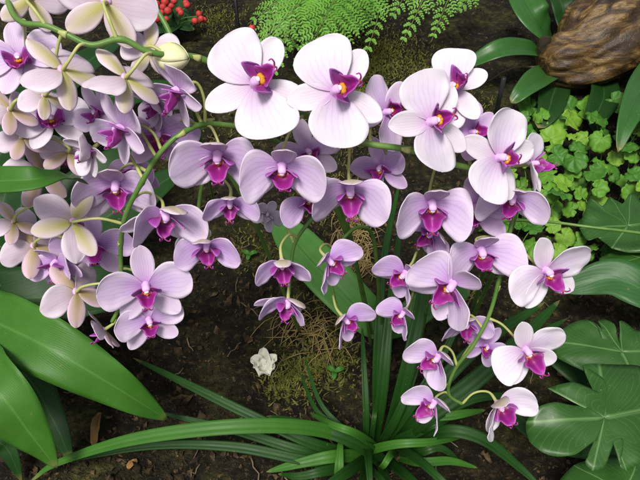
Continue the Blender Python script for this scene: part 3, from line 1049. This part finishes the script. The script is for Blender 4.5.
def stem(pts, r0, r1, label, nodes=True):
    q = []
    for p in pts:
        q.append(on_ground(p[0], p[1]) - V((0, 0, .01)) if len(p) == 2 else P(*p))
    path = spline(q, 12)
    n = len(path)
    m = MB()
    rad = []
    for i in range(n):
        r = lerp(r0, r1, i / (n - 1))
        if nodes and i % 24 in (11, 12, 13) and i > 10: r *= 1.14
        rad.append(r)
    m.tube(path, rad, 10)
    o = m.build('orchid_flower_spike', STEM)
    tag(o, label, 'flower spike', 'green flower spikes of the orchids')
    STEMS.append((path, rad))
    if nodes:
        for i in range(36, n - 6, 24):
            b = MB()
            p = path[i]
            t = (path[i + 1] - path[i - 1]).normalized()
            nr = t.cross(V((.2, .3, 1))).normalized()
            s = 1 if (i // 24) % 2 else -1
            rows, uvs = [], []
            for k in range(5):
                f = k / 4
                rr = rad[i] * 1.12 * (1 - .5 * f * f)
                row = []
                for j in range(7):
                    a = (j / 6 - .5) * 2.6 * (1 - .75 * f)
                    bi = t.cross(nr)
                    row.append(p + t * rad[i] * 3.2 * f + (nr * s * math.cos(a) + bi * math.sin(a)) * rr * (1 + .12 * f))
                rows.append(row); uvs.append([(j / 6, f) for j in range(7)])
            b.grid(rows, uvs)
            b.build('bract', PEDICEL, o, .0005)
    return path


S_A = stem([(470, 318), (486, 262, .78), (492, 215, .70), (480, 176, .63), (450, 163, .60), (410, 150, .59), (362, 142, .585), (318, 122, .59), (262, 88, .595), (200, 58.5, .57), (152, 53, .545),
            (122, 39.5, .535), (92, 45, .53), (68, 35, .53), (46, 25.5, .53), (24, 23, .535), (12, 12, .54), (4, -14, .55)], .0030, .0022, 'long arching green orchid spike across the top, ending at the upper left corner')
S_B = stem([(375, 340), (352, 250, .76), (318, 180, .68), (270, 138, .64), (215, 124, .605), (184, 132, .583), (160, 153, .583), (142, 182, .595), (126, 214, .615), (121, 242, .645), (121, 268, .665), (122, 300, .68), (112, 322, .69)], .0027, .0020,
           'green orchid spike curving down through the left cluster of flowers')
S_C = stem([(466, 330), (492, 276, .80), (512, 226, .715), (514, 214, .70), (508, 240, .69), (498, 285, .70), (488, 318, .71), (472, 347, .725), (457, 366, .74), (449, 384, .755), (450, 396, .765), (462, 404, .775)], .0026, .0017,
           'green orchid spike drooping through the lower right flowers')
S_D = stem([(215, 205), (196, 120, .80), (180, 75, .71), (172, 40, .70), (163, 20, .70), (146, -6, .70), (120, -40, .70)], .0030, .0026, 'green orchid spike slanting up to the left of the red berries', False)
S_E = stem([(372, 345), (356, 262, .80), (342, 212, .72), (326, 208, .70), (306, 226, .70), (294, 246, .71), (291, 270, .725), (289, 296, .735)], .0026, .0016, 'slim green orchid spike ending behind the two small middle flowers', False)
S_F = stem([(384, 350), (378, 280, .82), (372, 235, .74), (356, 228, .72), (338, 246, .715), (330, 270, .725), (334, 296, .74), (340, 316, .745)], .0024, .0015, 'slim green orchid spike behind the small flowers beside the tongue leaf', False)
S_G = stem([(420, 345), (432, 280, .80), (436, 240, .73), (424, 242, .715), (414, 262, .72), (413, 290, .735), (410, 312, .745)], .0024, .0015, 'slim green orchid spike behind the small flowers left of centre right group', False)
S_H = stem([(300, 330), (258, 230, .80), (226, 172, .70), (206, 176, .675), (199, 204, .68), (200, 232, .69), (206, 242, .695)], .0026, .0016, 'slim green orchid spike hanging down to the flower over bare soil', False)
S_I = stem([(-50, 260), (-30, 120, .75), (-6, 84, .66), (20, 100, .63), (36, 124, .63), (44, 150, .64), (56, 186, .655), (62, 220, .66), (66, 250, .67)], .0030, .0018, 'green orchid spike hidden among the flowers at the left edge', False)


def tepal(name, parent, L, W, ab, ang, base_r, z0, curve, tilt, mats, seed, cup=0.0, ruffle=.04, skew=0.0, nv=12, nu=10, twist=0.0, thick=.0006, roll=0.0):
    """one petal or sepal in the flower's own axes: X right, Y dorsal, Z towards the viewer"""
    a, b = ab
    vm = a / (a + b)
    mx = vm ** a * (1 - vm) ** b
    rows, uvs = [], []
    ca, sa = math.cos(ang), math.sin(ang)
    ct, st = math.cos(tilt), math.sin(tilt)
    for i in range(nv + 1):
        v = math.sin(math.pi / 2 * i / nv) ** 1.1
        vv = min(max(v, .002), .9995)
        hw = W / 2 * max(vv ** a * (1 - vv) ** b / mx, .10 * (1 - v))
        ph = curve * v
        y = L * (math.sin(ph) / curve if abs(curve) > 1e-3 else v)
        z = L * ((1 - math.cos(ph)) / curve if abs(curve) > 1e-3 else 0)
        row, ur = [], []
        tw = twist * v
        for j in range(nu + 1):
            s = j / nu * 2 - 1
            x = s * hw + skew * W * v * v
            zz = z + cup * hw * s * s - .10 * hw * (1 - abs(s)) * 0.5 * (1 - v)
            zz += (1 - v ** 5) * ruffle * L * abs(s) ** 1.5 * v * noise.noise(V((v * 3.0, s * 1.6, seed * 7.3)))
            zz += (1 - v ** 5) * .035 * L * s * s * v * noise.noise(V((v * 7.5, s * 2.5, seed * 4.9)))
            zz += .02 * L * noise.noise(V((v * 2, s, seed * 3.1 + 9)))
            zz += s * hw * math.sin(tw)
            if roll:
                zr = zz - z
                x, zz = x * math.cos(roll) - zr * math.sin(roll), z + x * math.sin(roll) + zr * math.cos(roll)
            yy = y + (.04 * L * noise.noise(V((s * 2.2, seed * 5.7, 0))) * v * (1 - v ** 6))
            # tilt about the tepal's cross axis, then turn to its angle
            y2, z2 = yy * ct - zz * st, yy * st + zz * ct
            y2 += base_r
            p = V((x * sa + y2 * ca, -x * ca + y2 * sa, z2 + z0))
            row.append(p); ur.append(((s + 1) / 2, v))
        rows.append(row); uvs.append(ur)
    m = MB()
    m.grid(rows, uvs)
    o = m.build(name, mats, parent, thick, back=True)
    return o


def lip_blade(W, L, fold, curl, sd=0):
    """trowel shaped middle lobe with its two pointed corners"""
    prof = [(0, .05), (.12, .055), (.22, .07), (.32, .105), (.42, .138), (.50, .132), (.58, .105), (.68, .086), (.78, .074), (.88, .050), (.95, .028), (1.0, .008)]
    rows, uvs = [], []
    for v, hw in prof:
        ph = curl * v
        y = L * math.sin(ph) / curl
        z = L * (1 - math.cos(ph)) / curl
        row, ur = [], []
        for j in range(9):
            s = j / 8 * 2 - 1
            x = s * hw * W
            zz = z + fold * abs(s) ** 1.5 * hw * W - .25 * hw * W * (1 - abs(s)) + .05 * W * v * abs(s) * noise.noise(V((v * 7, s * 2, sd * 2.3))) + .012 * W * math.cos(s * 9) * (1 - v)
            back = -.04 * W * abs(s) ** 2 if .3 < v < .6 else 0
            row.append((x, y + back, zz)); ur.append(((s + 1) / 2, v))
        rows.append(row); uvs.append(ur)
    return rows, uvs


GROUP = 'pink and white orchid flowers'


def flower(cx, cy, S, dz, F, dd, tone, label, curve=None, sp=None, attach=None, size=None, seed=[0], ptilt=0.0, pa=None, la=None, bk=None, lat=True, tw=None, pw=None, lipopen=False):
    seed[0] += 1
    sd = seed[0]
    r = random.Random(100 + sd)
    nodding = F[1] <= -.5 and F[2] > .4
    if curve is None or (nodding and curve < .75): curve = .75 if nodding else .35
    pa = pa or (94 if nodding else 78)
    if not isinstance(pa, tuple): pa = (pa, pa)
    tw = tw or ((-.22, .22) if nodding else (0, 0))
    pw = pw or (.54 if tone == 'w' else .44 if S >= 76 else .40)
    pab = (.78 + r.uniform(-.08, .08), .45 + r.uniform(-.05, .05)) if tone == 'w' else (.85 + r.uniform(-.1, .15), .60 + r.uniform(-.07, .10))
    la = la or (134 if nodding else 142)
    d = d0(cy) + dz
    if F[2] < 0: S *= .93
    W = S * d / FPX
    c = P(cx, cy, d)
    fx, fy, fz = F
    Fw = (CR * fx + CU * fy - CF * fz).normalized()
    dv = CR * math.cos(R(dd)) + CU * math.sin(R(dd))
    Dw = (dv - Fw * dv.dot(Fw)).normalized()
    Xw = Dw.cross(Fw).normalized()
    M = Matrix((Xw, Dw, Fw)).transposed().to_4x4()
    M.translation = c
    t = empty('orchid_flower', c, M)
    tag(t, label, 'orchid', GROUP)
    front = {'w': T_WHITE, 'p': T_PALE, 'l': T_LILAC, 'f': T_FADE}[tone]
    bp = T_FADE if tone == 'f' else B_PETAL
    bs = T_FADE if tone == 'f' else (B_BROWN if bk == 'b' else B_SEPAL)
    J = lambda k: r.uniform(-k, k)
    # sepals behind, petals in front
    tepal('dorsal_sepal', t, W * (.45 + J(.02)), W * .25, (.66, .58), R(90) + J(.06), W * .015, -W * .012, (curve * 1.1 if nodding else curve * .6) + J(.15), (.20 if nodding else -.03) + J(.08), [front, bs], sd + .1, cup=.25 + J(.15), ruffle=.06)
    for s in (-1, 1):
        if lat:
            tepal('lateral_sepal', t, W * (.46 + J(.02)), W * .25, (.70, .58), R(90) + s * R(la + J(5)), W * .02, -W * .014, curve * .5 + J(.15), -.05 + J(.08), [front, bs], sd + .2 + s * .05, cup=.2 + J(.2), ruffle=.06, skew=s * .06)
        tepal('petal', t, W * (.49 + J(.02)), W * (pw + J(.03)), pab, R(90) + s * R(pa[0 if s > 0 else 1] + J(4)), W * .012, 0, curve + J(.15), (.16 if nodding else .02) + ptilt + J(.10), [front, bp], sd + .4 + s * .05, cup=.12 + J(.16), ruffle=.18, skew=s * -.07, nv=18, nu=16, roll=tw[0 if s > 0 else 1] + J(.22), twist=J(.45))
    # column: a short bent nose over the lip
    m = MB()
    q = [V((0, .005, -.02)), V((0, .012, .02)), V((0, .012, .055)), V((0, -.002, .085)), V((0, -.022, .098))]
    m.tube([p * W for p in spline(q, 4)], [W * x for x in (.050, .050, .049, .047, .045, .043, .042, .041, .041, .042, .043, .043, .042, .040, .036, .028, .014)], 12)
    co = m.build('column', T_FADE if tone == 'f' else COLUMN, t)
    m = MB()
    m.ball(V((0, -.018, .102)) * W, W * .026, W * .022, W * .018, 10, 8)
    m.build('anther_cap', T_FADE if tone == 'f' else ANTHER, co)
    # lip
    LW = W * (.92 + J(.12)) * (.82 if lipopen else 1)
    sl = 1.22 if lipopen else 1.1 + J(.15)
    tl = R(-128 + J(10))      # the blade runs forward and down
    rows, uvs = lip_blade(LW, LW * (.29 + J(.03)), .65 + J(.4), .8 + J(.5), sd)
    mm = Matrix.Translation(V((0, -.030, .018)) * W) @ Matrix.Rotation(R(0), 4, 'Y') @ Matrix.Rotation(math.pi, 4, 'Z') @ Matrix.Rotation(R(38 + J(10)), 4, 'X') @ Matrix.Rotation(R(J(10)), 4, 'Z')
    m = MB()
    m.grid([[mm @ V(p) for p in row] for row in rows], uvs)
    tip = mm @ V(rows[-1][4])
    prv = mm @ V(rows[-3][4])
    td = (tip - prv).normalized()
    for s in (-1, 1):
        pts = spline([tip - td * W * .012, tip + td * W * .03 + V((s * W * .022, 0, 0)), tip + td * W * .035 + V((s * W * .05, W * .012, W * .015)), tip + td * W * .015 + V((s * W * .055, W * .03, W * .02))], 4)
        m.tube(pts, [W * .0045 * (1 - .7 * i / (len(pts) - 1)) for i in range(len(pts))], 5)
    lipm = LIP if tone != 'f' else T_FADE
    lp = m.build('lip', [lipm, lipm], t, .0009)
    for s in (-1, 1):
        rows, uvs = [], []
        for i in range(10):
            v = i / 9
            hw = .125 * max((max(v, .003) ** .55 * (max(1 - v, .001)) ** .45) / .50, .18 * (1 - v))
            row, ur = [], []
            for j in range(8):
                q = j / 7 * 2 - 1
                y = v * .175
                # wings rise beside the column and curl inwards
                x = s * (.030 + .135 * math.sin(v * 1.9) - .02 * v)
                zz = .045 + v * .11 + q * hw * .75 * min(1, .25 + v * 1.8)
                yy = -.035 + .05 * v * v + q * hw * .55 + .015 * math.cos(v * 3)
                x -= s * .10 * hw * 4 * q * q * .35
                row.append(V((x * sl * (.82 if lipopen else 1), -.035 + (yy + .035) * sl, .045 + (zz - .045) * sl)) * W); ur.append(((q + 1) / 2, v))
            rows.append(row); uvs.append(ur)
        m = MB(); m.grid(rows, uvs)
        sm = LIP_SIDE if tone != 'f' else T_FADE
        m.build('side_lobe', [sm, sm], lp, .0009)
    m = MB()
    cs = 1.5 if lipopen else 1
    for s in (-1, 1): m.ball(V((s * .016 * cs, -.052, .062)) * W, W * .022 * cs, W * .020 * cs, W * .030 * cs, 8, 6)
    m.ball(V((0, -.062, .075)) * W, W * .018 * cs, W * .016 * cs, W * .022 * cs, 8, 6)
    m.build('callus', CALLUS if tone != 'f' else T_FADE, lp)
    # pedicel: from the back of the flower to the nearest spike
    Fl = V((0, 0, 1))
    Mi = M.inverted()
    start = V((0, 0, -W * .012))
    back = c - Fw * .022
    if attach is None or isinstance(attach, int):
        best = None
        for si, (path, rad) in enumerate(STEMS):
            if isinstance(attach, int) and si != attach: continue
            for i in range(30 if si in (0, 1, 2) else 20, len(path)):
                dd_ = (path[i] - back).length
                if best is None or dd_ < best[0]: best = (dd_, path[i])
        tgt = best[1]
    else:
        want = P(attach[0], attach[1], d)
        best = None
        for path, rad in STEMS:
            for p in path:
                dp = depth(p)
                sx = 320 + FPX * (p - CAM).dot(CR) / dp; sy = 240 - FPX * (p - CAM).dot(CU) / dp
                k = math.hypot(sx - attach[0], sy - attach[1])
                if best is None or k < best[0]: best = (k, p)
        tgt = best[1]
    dist = (tgt - c).length
    k1 = c - Fw * min(.018, dist * .4)
    k2 = k1.lerp(tgt, .5) + V((0, 0, .10 * dist)) - Fw * .004
    pts = [Mi @ p for p in spline([c - Fw * W * .012, k1, k2, tgt], 6)]
    n = len(pts)
    m = MB()
    m.tube(pts, [lerp(.0021, .0013, min(1, i / 6)) if i < n - 3 else .0016 for i in range(n)], 8)
    m.build('pedicel', PEDICEL, t)
    return t


NOD = (0, -.62, .78)
FL = [
 # cx, cy, S, dz, F, dd, tone, label, extras
 # --- large open white flowers along the top
 (256, 84, 116, -.01, (0.06, 0.12, 0.98), 205, 'w', 'largest white orchid flower below the black stake, facing the viewer', dict(lipopen=True, curve=.12, attach=(225, 70))),
 (336, 92, 112, -.015, (0.12, 0.12, 0.97), 192, 'w', 'wide white orchid flower right of the largest one, under the fern', dict(lipopen=True, curve=.12, attach=(330, 128))),
 (386, 112, 78, .02, (0.50, -0.05, 0.85), 195, 'p', 'pale lilac orchid flower half hidden behind the right edge of a wide white one', dict(curve=.2)),
 (431, 122, 104, -.02, (0.38, 0.02, 0.92), 190, 'w', 'white orchid flower turned right with a magenta lip, left of the scalloped leaves', dict(lipopen=True, curve=.2, attach=(420, 152))),
 (452, 88, 84, .03, (-0.10, 0.20, 0.95), 163, 'w', 'plain white orchid flower whose upright petal stands highest at the upper right', dict(curve=.1)),
 (472, 132, 62, .02, (0.35, -0.10, 0.93), 175, 'l', 'small lilac orchid flower squeezed between two larger white ones at upper right', dict(curve=.25)),
 (499, 158, 96, -.01, (0.42, -0.05, 0.90), 160, 'w', 'white orchid flower with lip turned right, nearest the scalloped leaves', dict(lipopen=True, curve=.2, attach=(482, 172))),
 (532, 164, 62, .03, (0.75, 0.10, 0.50), 170, 'w', 'pointed white orchid flower seen from the side against the scalloped leaves', dict(curve=.2)),
 # --- row of nodding flowers under the white ones
 (218, 154, 104, -.01, (0.00, -0.74, 0.65), 92, 'p', 'nodding pale orchid flower directly below the largest white one, magenta lip down', dict(pw=0.52, attach=(205, 124))),
 (282, 166, 100, -.036, (0.04, -0.70, 0.66), 88, 'p', 'nodding pale orchid flower between two others in the middle row, left petal drooping', dict(pw=0.52, )),
 (308, 152, 74, .045, (0.20, -0.20, 0.95), 110, 'p', 'lilac orchid flower mostly hidden behind the middle row of nodding flowers', dict()),
 (350, 188, 100, -.02, (0.04, -0.79, 0.62), 92, 'p', 'nodding pale orchid flower below the wide white one, white upper edge', dict(tw=(0, .4), pa=(92, 112), pw=0.5, curve=.6, attach=(350, 140))),
 (381, 168, 66, .03, (-0.45, -0.30, 0.83), 100, 'l', 'lilac orchid flower with a narrow upright petal hanging below the green spike', dict(attach=(372, 145))),
 (432, 203, 96, -.01, (0.00, -0.70, 0.66), 90, 'p', 'broad rounded nodding orchid flower with two spread lilac petals above the right cluster', dict(pw=0.54, curve=.45, attach=(440, 160))),
 (476, 208, 80, .03, (-0.35, -0.30, 0.88), 95, 'l', 'deep lilac cupped orchid flower behind the broad rounded nodding one', dict()),
 (432, 232, 66, .03, (-0.50, -0.70, 0.53), 40, 'l', 'half hidden orchid flower with magenta lip beneath the broad rounded nodding one', dict()),
 (513, 196, 84, .01, (-0.25, -0.86, 0.53), 80, 'p', 'orchid flower under the white one nearest the scalloped leaves, lip in deep shade', dict()),
 (481, 250, 92, .0, (.08, -.62, .78), 95, 'p', 'wide nodding orchid flower with spread petals above the drooping right spike', dict(pw=0.46, attach=(506, 246))),
 (230, 202, 66, .0, (0.08, -0.79, 0.62), 92, 'l', 'small lilac orchid flower below the left nodding one in the middle row', dict(attach=7)),
 (306, 198, 72, .0, (0.50, -0.42, 0.75), 108, 'l', 'narrow lilac orchid flower with a long hanging left petal under the middle row', dict(tw=(-.3, .2), pa=(112, 84), attach=4)),
 # --- small flowers over bare soil
 (207, 244, 76, .0, (0.00, -0.84, 0.60), 92, 'l', 'small lilac orchid flower alone over the bare dark soil, petals spread', dict(pa=(104, 98), attach=7, curve=.5)),
 (282, 262, 70, .0, (0.10, -0.94, 0.52), 92, 'l', 'upper of the two small lilac orchid flowers in the middle left of the tongue leaf', dict(tw=(-.3, -.4), pa=(102, 116), attach=4, curve=.5)),
 (288, 301, 70, .01, (-0.02, -0.94, 0.53), 72, 'l', 'lower of the two small lilac orchid flowers in the middle left of the tongue leaf', dict(tw=(-.3, -.6), pa=(100, 122), attach=4, curve=.5)),
 (329, 260, 72, .0, (.48, -.54, .69), 140, 'l', 'small lilac orchid flower in front of the tongue leaf, right petal raised', dict(tw=(.75, .6), la=148, pa=(108, 104), attach=5)),
 (345, 319, 62, .0, (.48, -.54, .69), 140, 'l', 'small lilac orchid flower at the base of the tongue leaf, left petal hanging', dict(tw=(.75, .6), la=148, pa=(110, 104), attach=5)),
 (405, 273, 72, .0, (-.48, -.54, .69), 42, 'l', 'small lilac orchid flower beside the upright strap leaf, left petal raised', dict(tw=(-.6, -.75), la=148, pa=(106, 114), attach=6)),
 (403, 313, 58, .01, (-.48, -.54, .69), 42, 'l', 'smallest lilac orchid flower in front of the upright strap leaves', dict(tw=(-.6, -.75), la=148, pa=(106, 114), attach=6)),
 # --- lower right cluster
 (452, 284, 100, -.03, (-.42, -.51, .75), 42, 'p', 'large pale lilac orchid flower in the right cluster, right petal hanging down long', dict(tw=(-.55, -.4), pw=0.46, la=148, pa=(96, 108), attach=6)),
 (546, 271, 92, -.02, (0.25, -0.30, 0.92), 112, 'w', 'white orchid flower farthest right, standing clear over dark leaves', dict(pa=(98, 80), pw=0.46, curve=.35, attach=(508, 244))),
 (466, 322, 62, .03, (0.05, -0.76, 0.60), 95, 'l', 'dull lilac orchid flower hidden behind the large one in the right cluster', dict()),
 (526, 350, 82, -.02, (0.20, -0.38, 0.90), 112, 'w', 'white orchid flower left of the lobed leaves, third petal hanging to the left', dict(pa=(104, 84), pw=0.44, curve=.35, attach=(488, 318))),
 (438, 356, 74, -.01, (-.48, -.54, .69), 40, 'p', 'upper of the two white and lilac orchid flowers over the strap leaf clump', dict(tw=(-.6, -.75), la=150, pa=(108, 116), attach=(457, 366))),
 (434, 402, 70, .0, (-.48, -.54, .69), 38, 'p', 'lowest left orchid flower, over the strap leaf clump', dict(tw=(-.6, -.75), la=150, pa=(112, 116), attach=(450, 396))),
 (498, 404, 76, -.01, (.38, -.55, .74), 120, 'w', 'lowest right orchid flower, white with a magenta lip beside the lobed leaf', dict(tw=(.6, .5), pw=0.44, la=150, pa=(112, 100), attach=(462, 404))),
 (486, 346, 50, .05, (0.10, -0.30, 0.90), 60, 'l', 'faint lilac orchid flower behind the white one left of the lobed leaves', dict()),
 # --- left cluster, seen from front
 (20, 58, 84, .02, (0.10, 0.02, 0.97), 102, 'p', 'open pale lilac orchid flower facing out at the upper left edge', dict(curve=.15, attach=(24, 23))),
 (116, 184, 98, .015, (0.10, -0.64, 0.68), 92, 'p', 'lilac orchid flower with a long right petal behind the curving left spike', dict(curve=.45, attach=(148, 172))),
 (158, 134, 84, .02, (0.15, -0.45, 0.87), 92, 'l', 'lilac orchid flower tucked left of the nodding row, under the hanging white petal', dict()),
 (164, 212, 100, -.01, (0.32, -0.89, 0.48), 88, 'p', 'orchid flower with a long white right petal and dark magenta lip beside the left spike', dict(tw=(-.3, .3), pw=0.44, pa=(112, 90), curve=.5, attach=(134, 198))),
 (94, 244, 82, .03, (0.15, -0.40, 0.90), 92, 'l', 'lilac orchid flower behind the yellowish star shaped one, lip showing right', dict()),
 (146, 286, 94, -.01, (0.25, -0.38, 0.88), 100, 'p', 'large lilac orchid flower at the lower end of the left cluster', dict(curve=.35, attach=(121, 268))),
 (149, 320, 74, -.005, (0.35, -0.38, 0.86), 105, 'p', 'lowest pale orchid flower of the left cluster, over the bright broad leaf', dict(curve=.4, attach=(122, 300))),
 # --- left cluster, seen from behind or from the side
 (106, 2, 112, .02, (-0.15, 0.42, -0.88), 75, 'p', 'large pale orchid flower seen from behind at the top, cut by the upper edge', dict(curve=.3, attach=(118, 40))),
 (30, -2, 80, .02, (-0.20, 0.45, -0.85), 80, 'p', 'cream and pink orchid flower from behind in the upper left corner', dict(curve=.3, attach=(46, 25))),
 (62, 70, 96, -.02, (-.66, -.38, -.65), 148, 'p', 'orchid flower from behind with yellow sepals hanging from the spike at the upper left', dict(pw=0.5, curve=0.7, tw=(.3, -.5), attach=(86, 44))),
 (125, 78, 92, -.02, (-.68, -.36, -.64), 128, 'p', 'orchid flower from behind with yellow sepals below the middle of the top spike', dict(pw=0.5, curve=0.7, tw=(.3, -.5), attach=(151, 54))),
 (150, 50, 66, .03, (0.10, 0.10, -0.95), 85, 'w', 'white and yellow orchid flower behind the top spike next to the cream bud', dict(curve=.2, attach=(165, 54))),
 (178, 90, 84, .0, (-.66, -.4, .35), 110, 'p', 'orchid flower in profile with tan sepals hanging left of the largest white one', dict(tw=(.6, -.2), curve=.4, attach=(205, 124))),
 (10, 110, 66, .0, (-.6, -.3, -.7), 130, 'p', 'tan backed orchid flower cut by the left edge below the open lilac one', dict(pw=0.42, curve=0.7, tw=(-.5, .4), bk='b', attach=8)),
 (52, 120, 74, .02, (0.20, 0.25, 0.90), 105, 'w', 'white orchid flower below the yellow backed ones at the left', dict(curve=.3)),
 (122, 128, 88, -.02, (-.62, -.28, .55), 108, 'p', 'orchid flower in profile with one white petal hanging straight down', dict(tw=(.5, -.3), curve=.4, attach=(160, 150))),
 (68, 152, 62, .03, (-0.40, -0.20, -0.85), 80, 'l', 'dull mauve orchid flower from behind left of the profile one', dict(pw=0.42, curve=0.7, tw=(-.5, .4), bk='b')),
 (40, 172, 84, .02, (-.78, -.05, -.5), 115, 'p', 'tan backed orchid flower in profile behind the bright leaf tip', dict(curve=0.6, pw=0.38, tw=(-.5, .5), bk='b', attach=8)),
 (73, 222, 88, -.015, (-.42, .0, -.9), 65, 'p', 'star shaped orchid flower from behind with creamy yellow sepals on a straight stalk', dict(pw=0.36, la=130, pa=(150, 76), curve=.15, attach=(122, 224))),
 (34, 246, 76, .02, (-.5, -.35, -.78), 125, 'p', 'mauve orchid flower from behind left of the star shaped one', dict(pw=0.42, curve=0.7, tw=(-.5, .4), bk='b', )),
 (76, 292, 84, -.01, (-.66, -.36, -.66), 138, 'p', 'tan backed orchid flower over the dark leaf, left of the large lilac one', dict(pw=0.42, curve=0.7, tw=(-.5, .4), bk='b', attach=(122, 290))),
 (104, 330, 56, .005, (-0.70, -0.50, 0.15), 110, 'l', 'small tan and lilac orchid flower in profile at the bottom of the left cluster', dict(bk='b', attach=(112, 320))),
 (98, 112, 64, .01, (-.5, -.2, .82), 120, 'p', 'small pale orchid flower wedged between the two yellow backed ones at the left', dict(curve=.5)),
 (22, 138, 60, .01, (-.5, -.4, -.75), 120, 'l', 'small drooping orchid flower from behind just above the bright leaf tip', dict(bk='b', curve=.7, attach=8)),
 (136, 168, 60, .035, (-.2, -.6, .75), 85, 'l', 'shaded lilac orchid flower deep behind the upper bend of the left spike', dict()),
 (90, 150, 62, .0, (-.6, -.5, .5), 125, 'w', 'white orchid flower drooping in profile in the middle of the left cluster', dict(curve=.8, pw=.42)),
 (156, 104, 60, .02, (-.6, -.5, .45), 115, 'p', 'pale orchid flower in profile under the top spike, beside the tan sepals', dict(curve=.6, pw=.42)),
 (56, 262, 64, .01, (-.3, -.5, .8), 95, 'l', 'lilac orchid flower peeping out below the star shaped one', dict(curve=.6)),
 (14, 222, 58, .02, (-.5, -.4, -.7), 120, 'l', 'mauve orchid flower from behind nearest the left edge below the bright leaf', dict(bk='b', curve=.7, attach=8)),
 (44, 96, 60, .0, (-.62, -.4, -.6), 140, 'p', 'small cream backed orchid flower hanging under the first yellow backed one', dict(curve=.7)),
 # --- withered ones behind
 (194, 238, 44, .09, (0.10, -0.40, 0.90), 120, 'f', 'withered grey lilac flower behind the small one over bare soil', dict(attach=7, curve=.9)),
 (268, 214, 40, .10, (-0.10, -0.40, 0.90), 60, 'f', 'withered grey flower in the gap below the middle row', dict(attach=4, curve=.9)),
]
for (cx, cy, S, dz, F, dd, tone, label, kw) in FL:
    flower(cx, cy, S, dz, F, dd, tone, label, **kw)


def bud():
    c = P(171, 57, .56)
    ax = (CR * .9 + CU * -.15 - CF * .2).normalized()
    ux = ax.orthogonal().normalized(); uy = ax.cross(ux)
    t = empty('orchid_bud', c)
    tag(t, 'fat cream yellow orchid bud hanging under the top spike', 'orchid bud')
    for k in range(3):
        rows, uvs = [], []
        for i in range(13):
            v = i / 12
            rr = .0115 * math.sin(math.pi * min(v * .97 + .015, .985)) ** .7
            row, ur = [], []
            for j in range(9):
                a = (k + j / 8 * 1.06) * 2 * math.pi / 3
                q = rr * (1 - .10 * math.exp(-((j / 8 - 0) / .12) ** 2) + .03 * k)
                row.append(c + (ux * math.cos(a) + uy * math.sin(a)) * q + ax * (v - .5) * .031); ur.append((j / 8, v))
            rows.append(row); uvs.append(ur)
        m = MB(); m.grid(rows, uvs)
        m.build('bud_sepal', BUD, t, .0006)
    m = MB()
    best = min(STEMS[0][0], key=lambda p: (p - P(160, 54, .555)).length)
    m.tube(spline([c - ax * .014, c - ax * .02 + V((0, 0, .003)), best], 5), .0018, 8)
    m.build('pedicel', PEDICEL, t)


bud()
print('objects', len(bpy.data.objects))
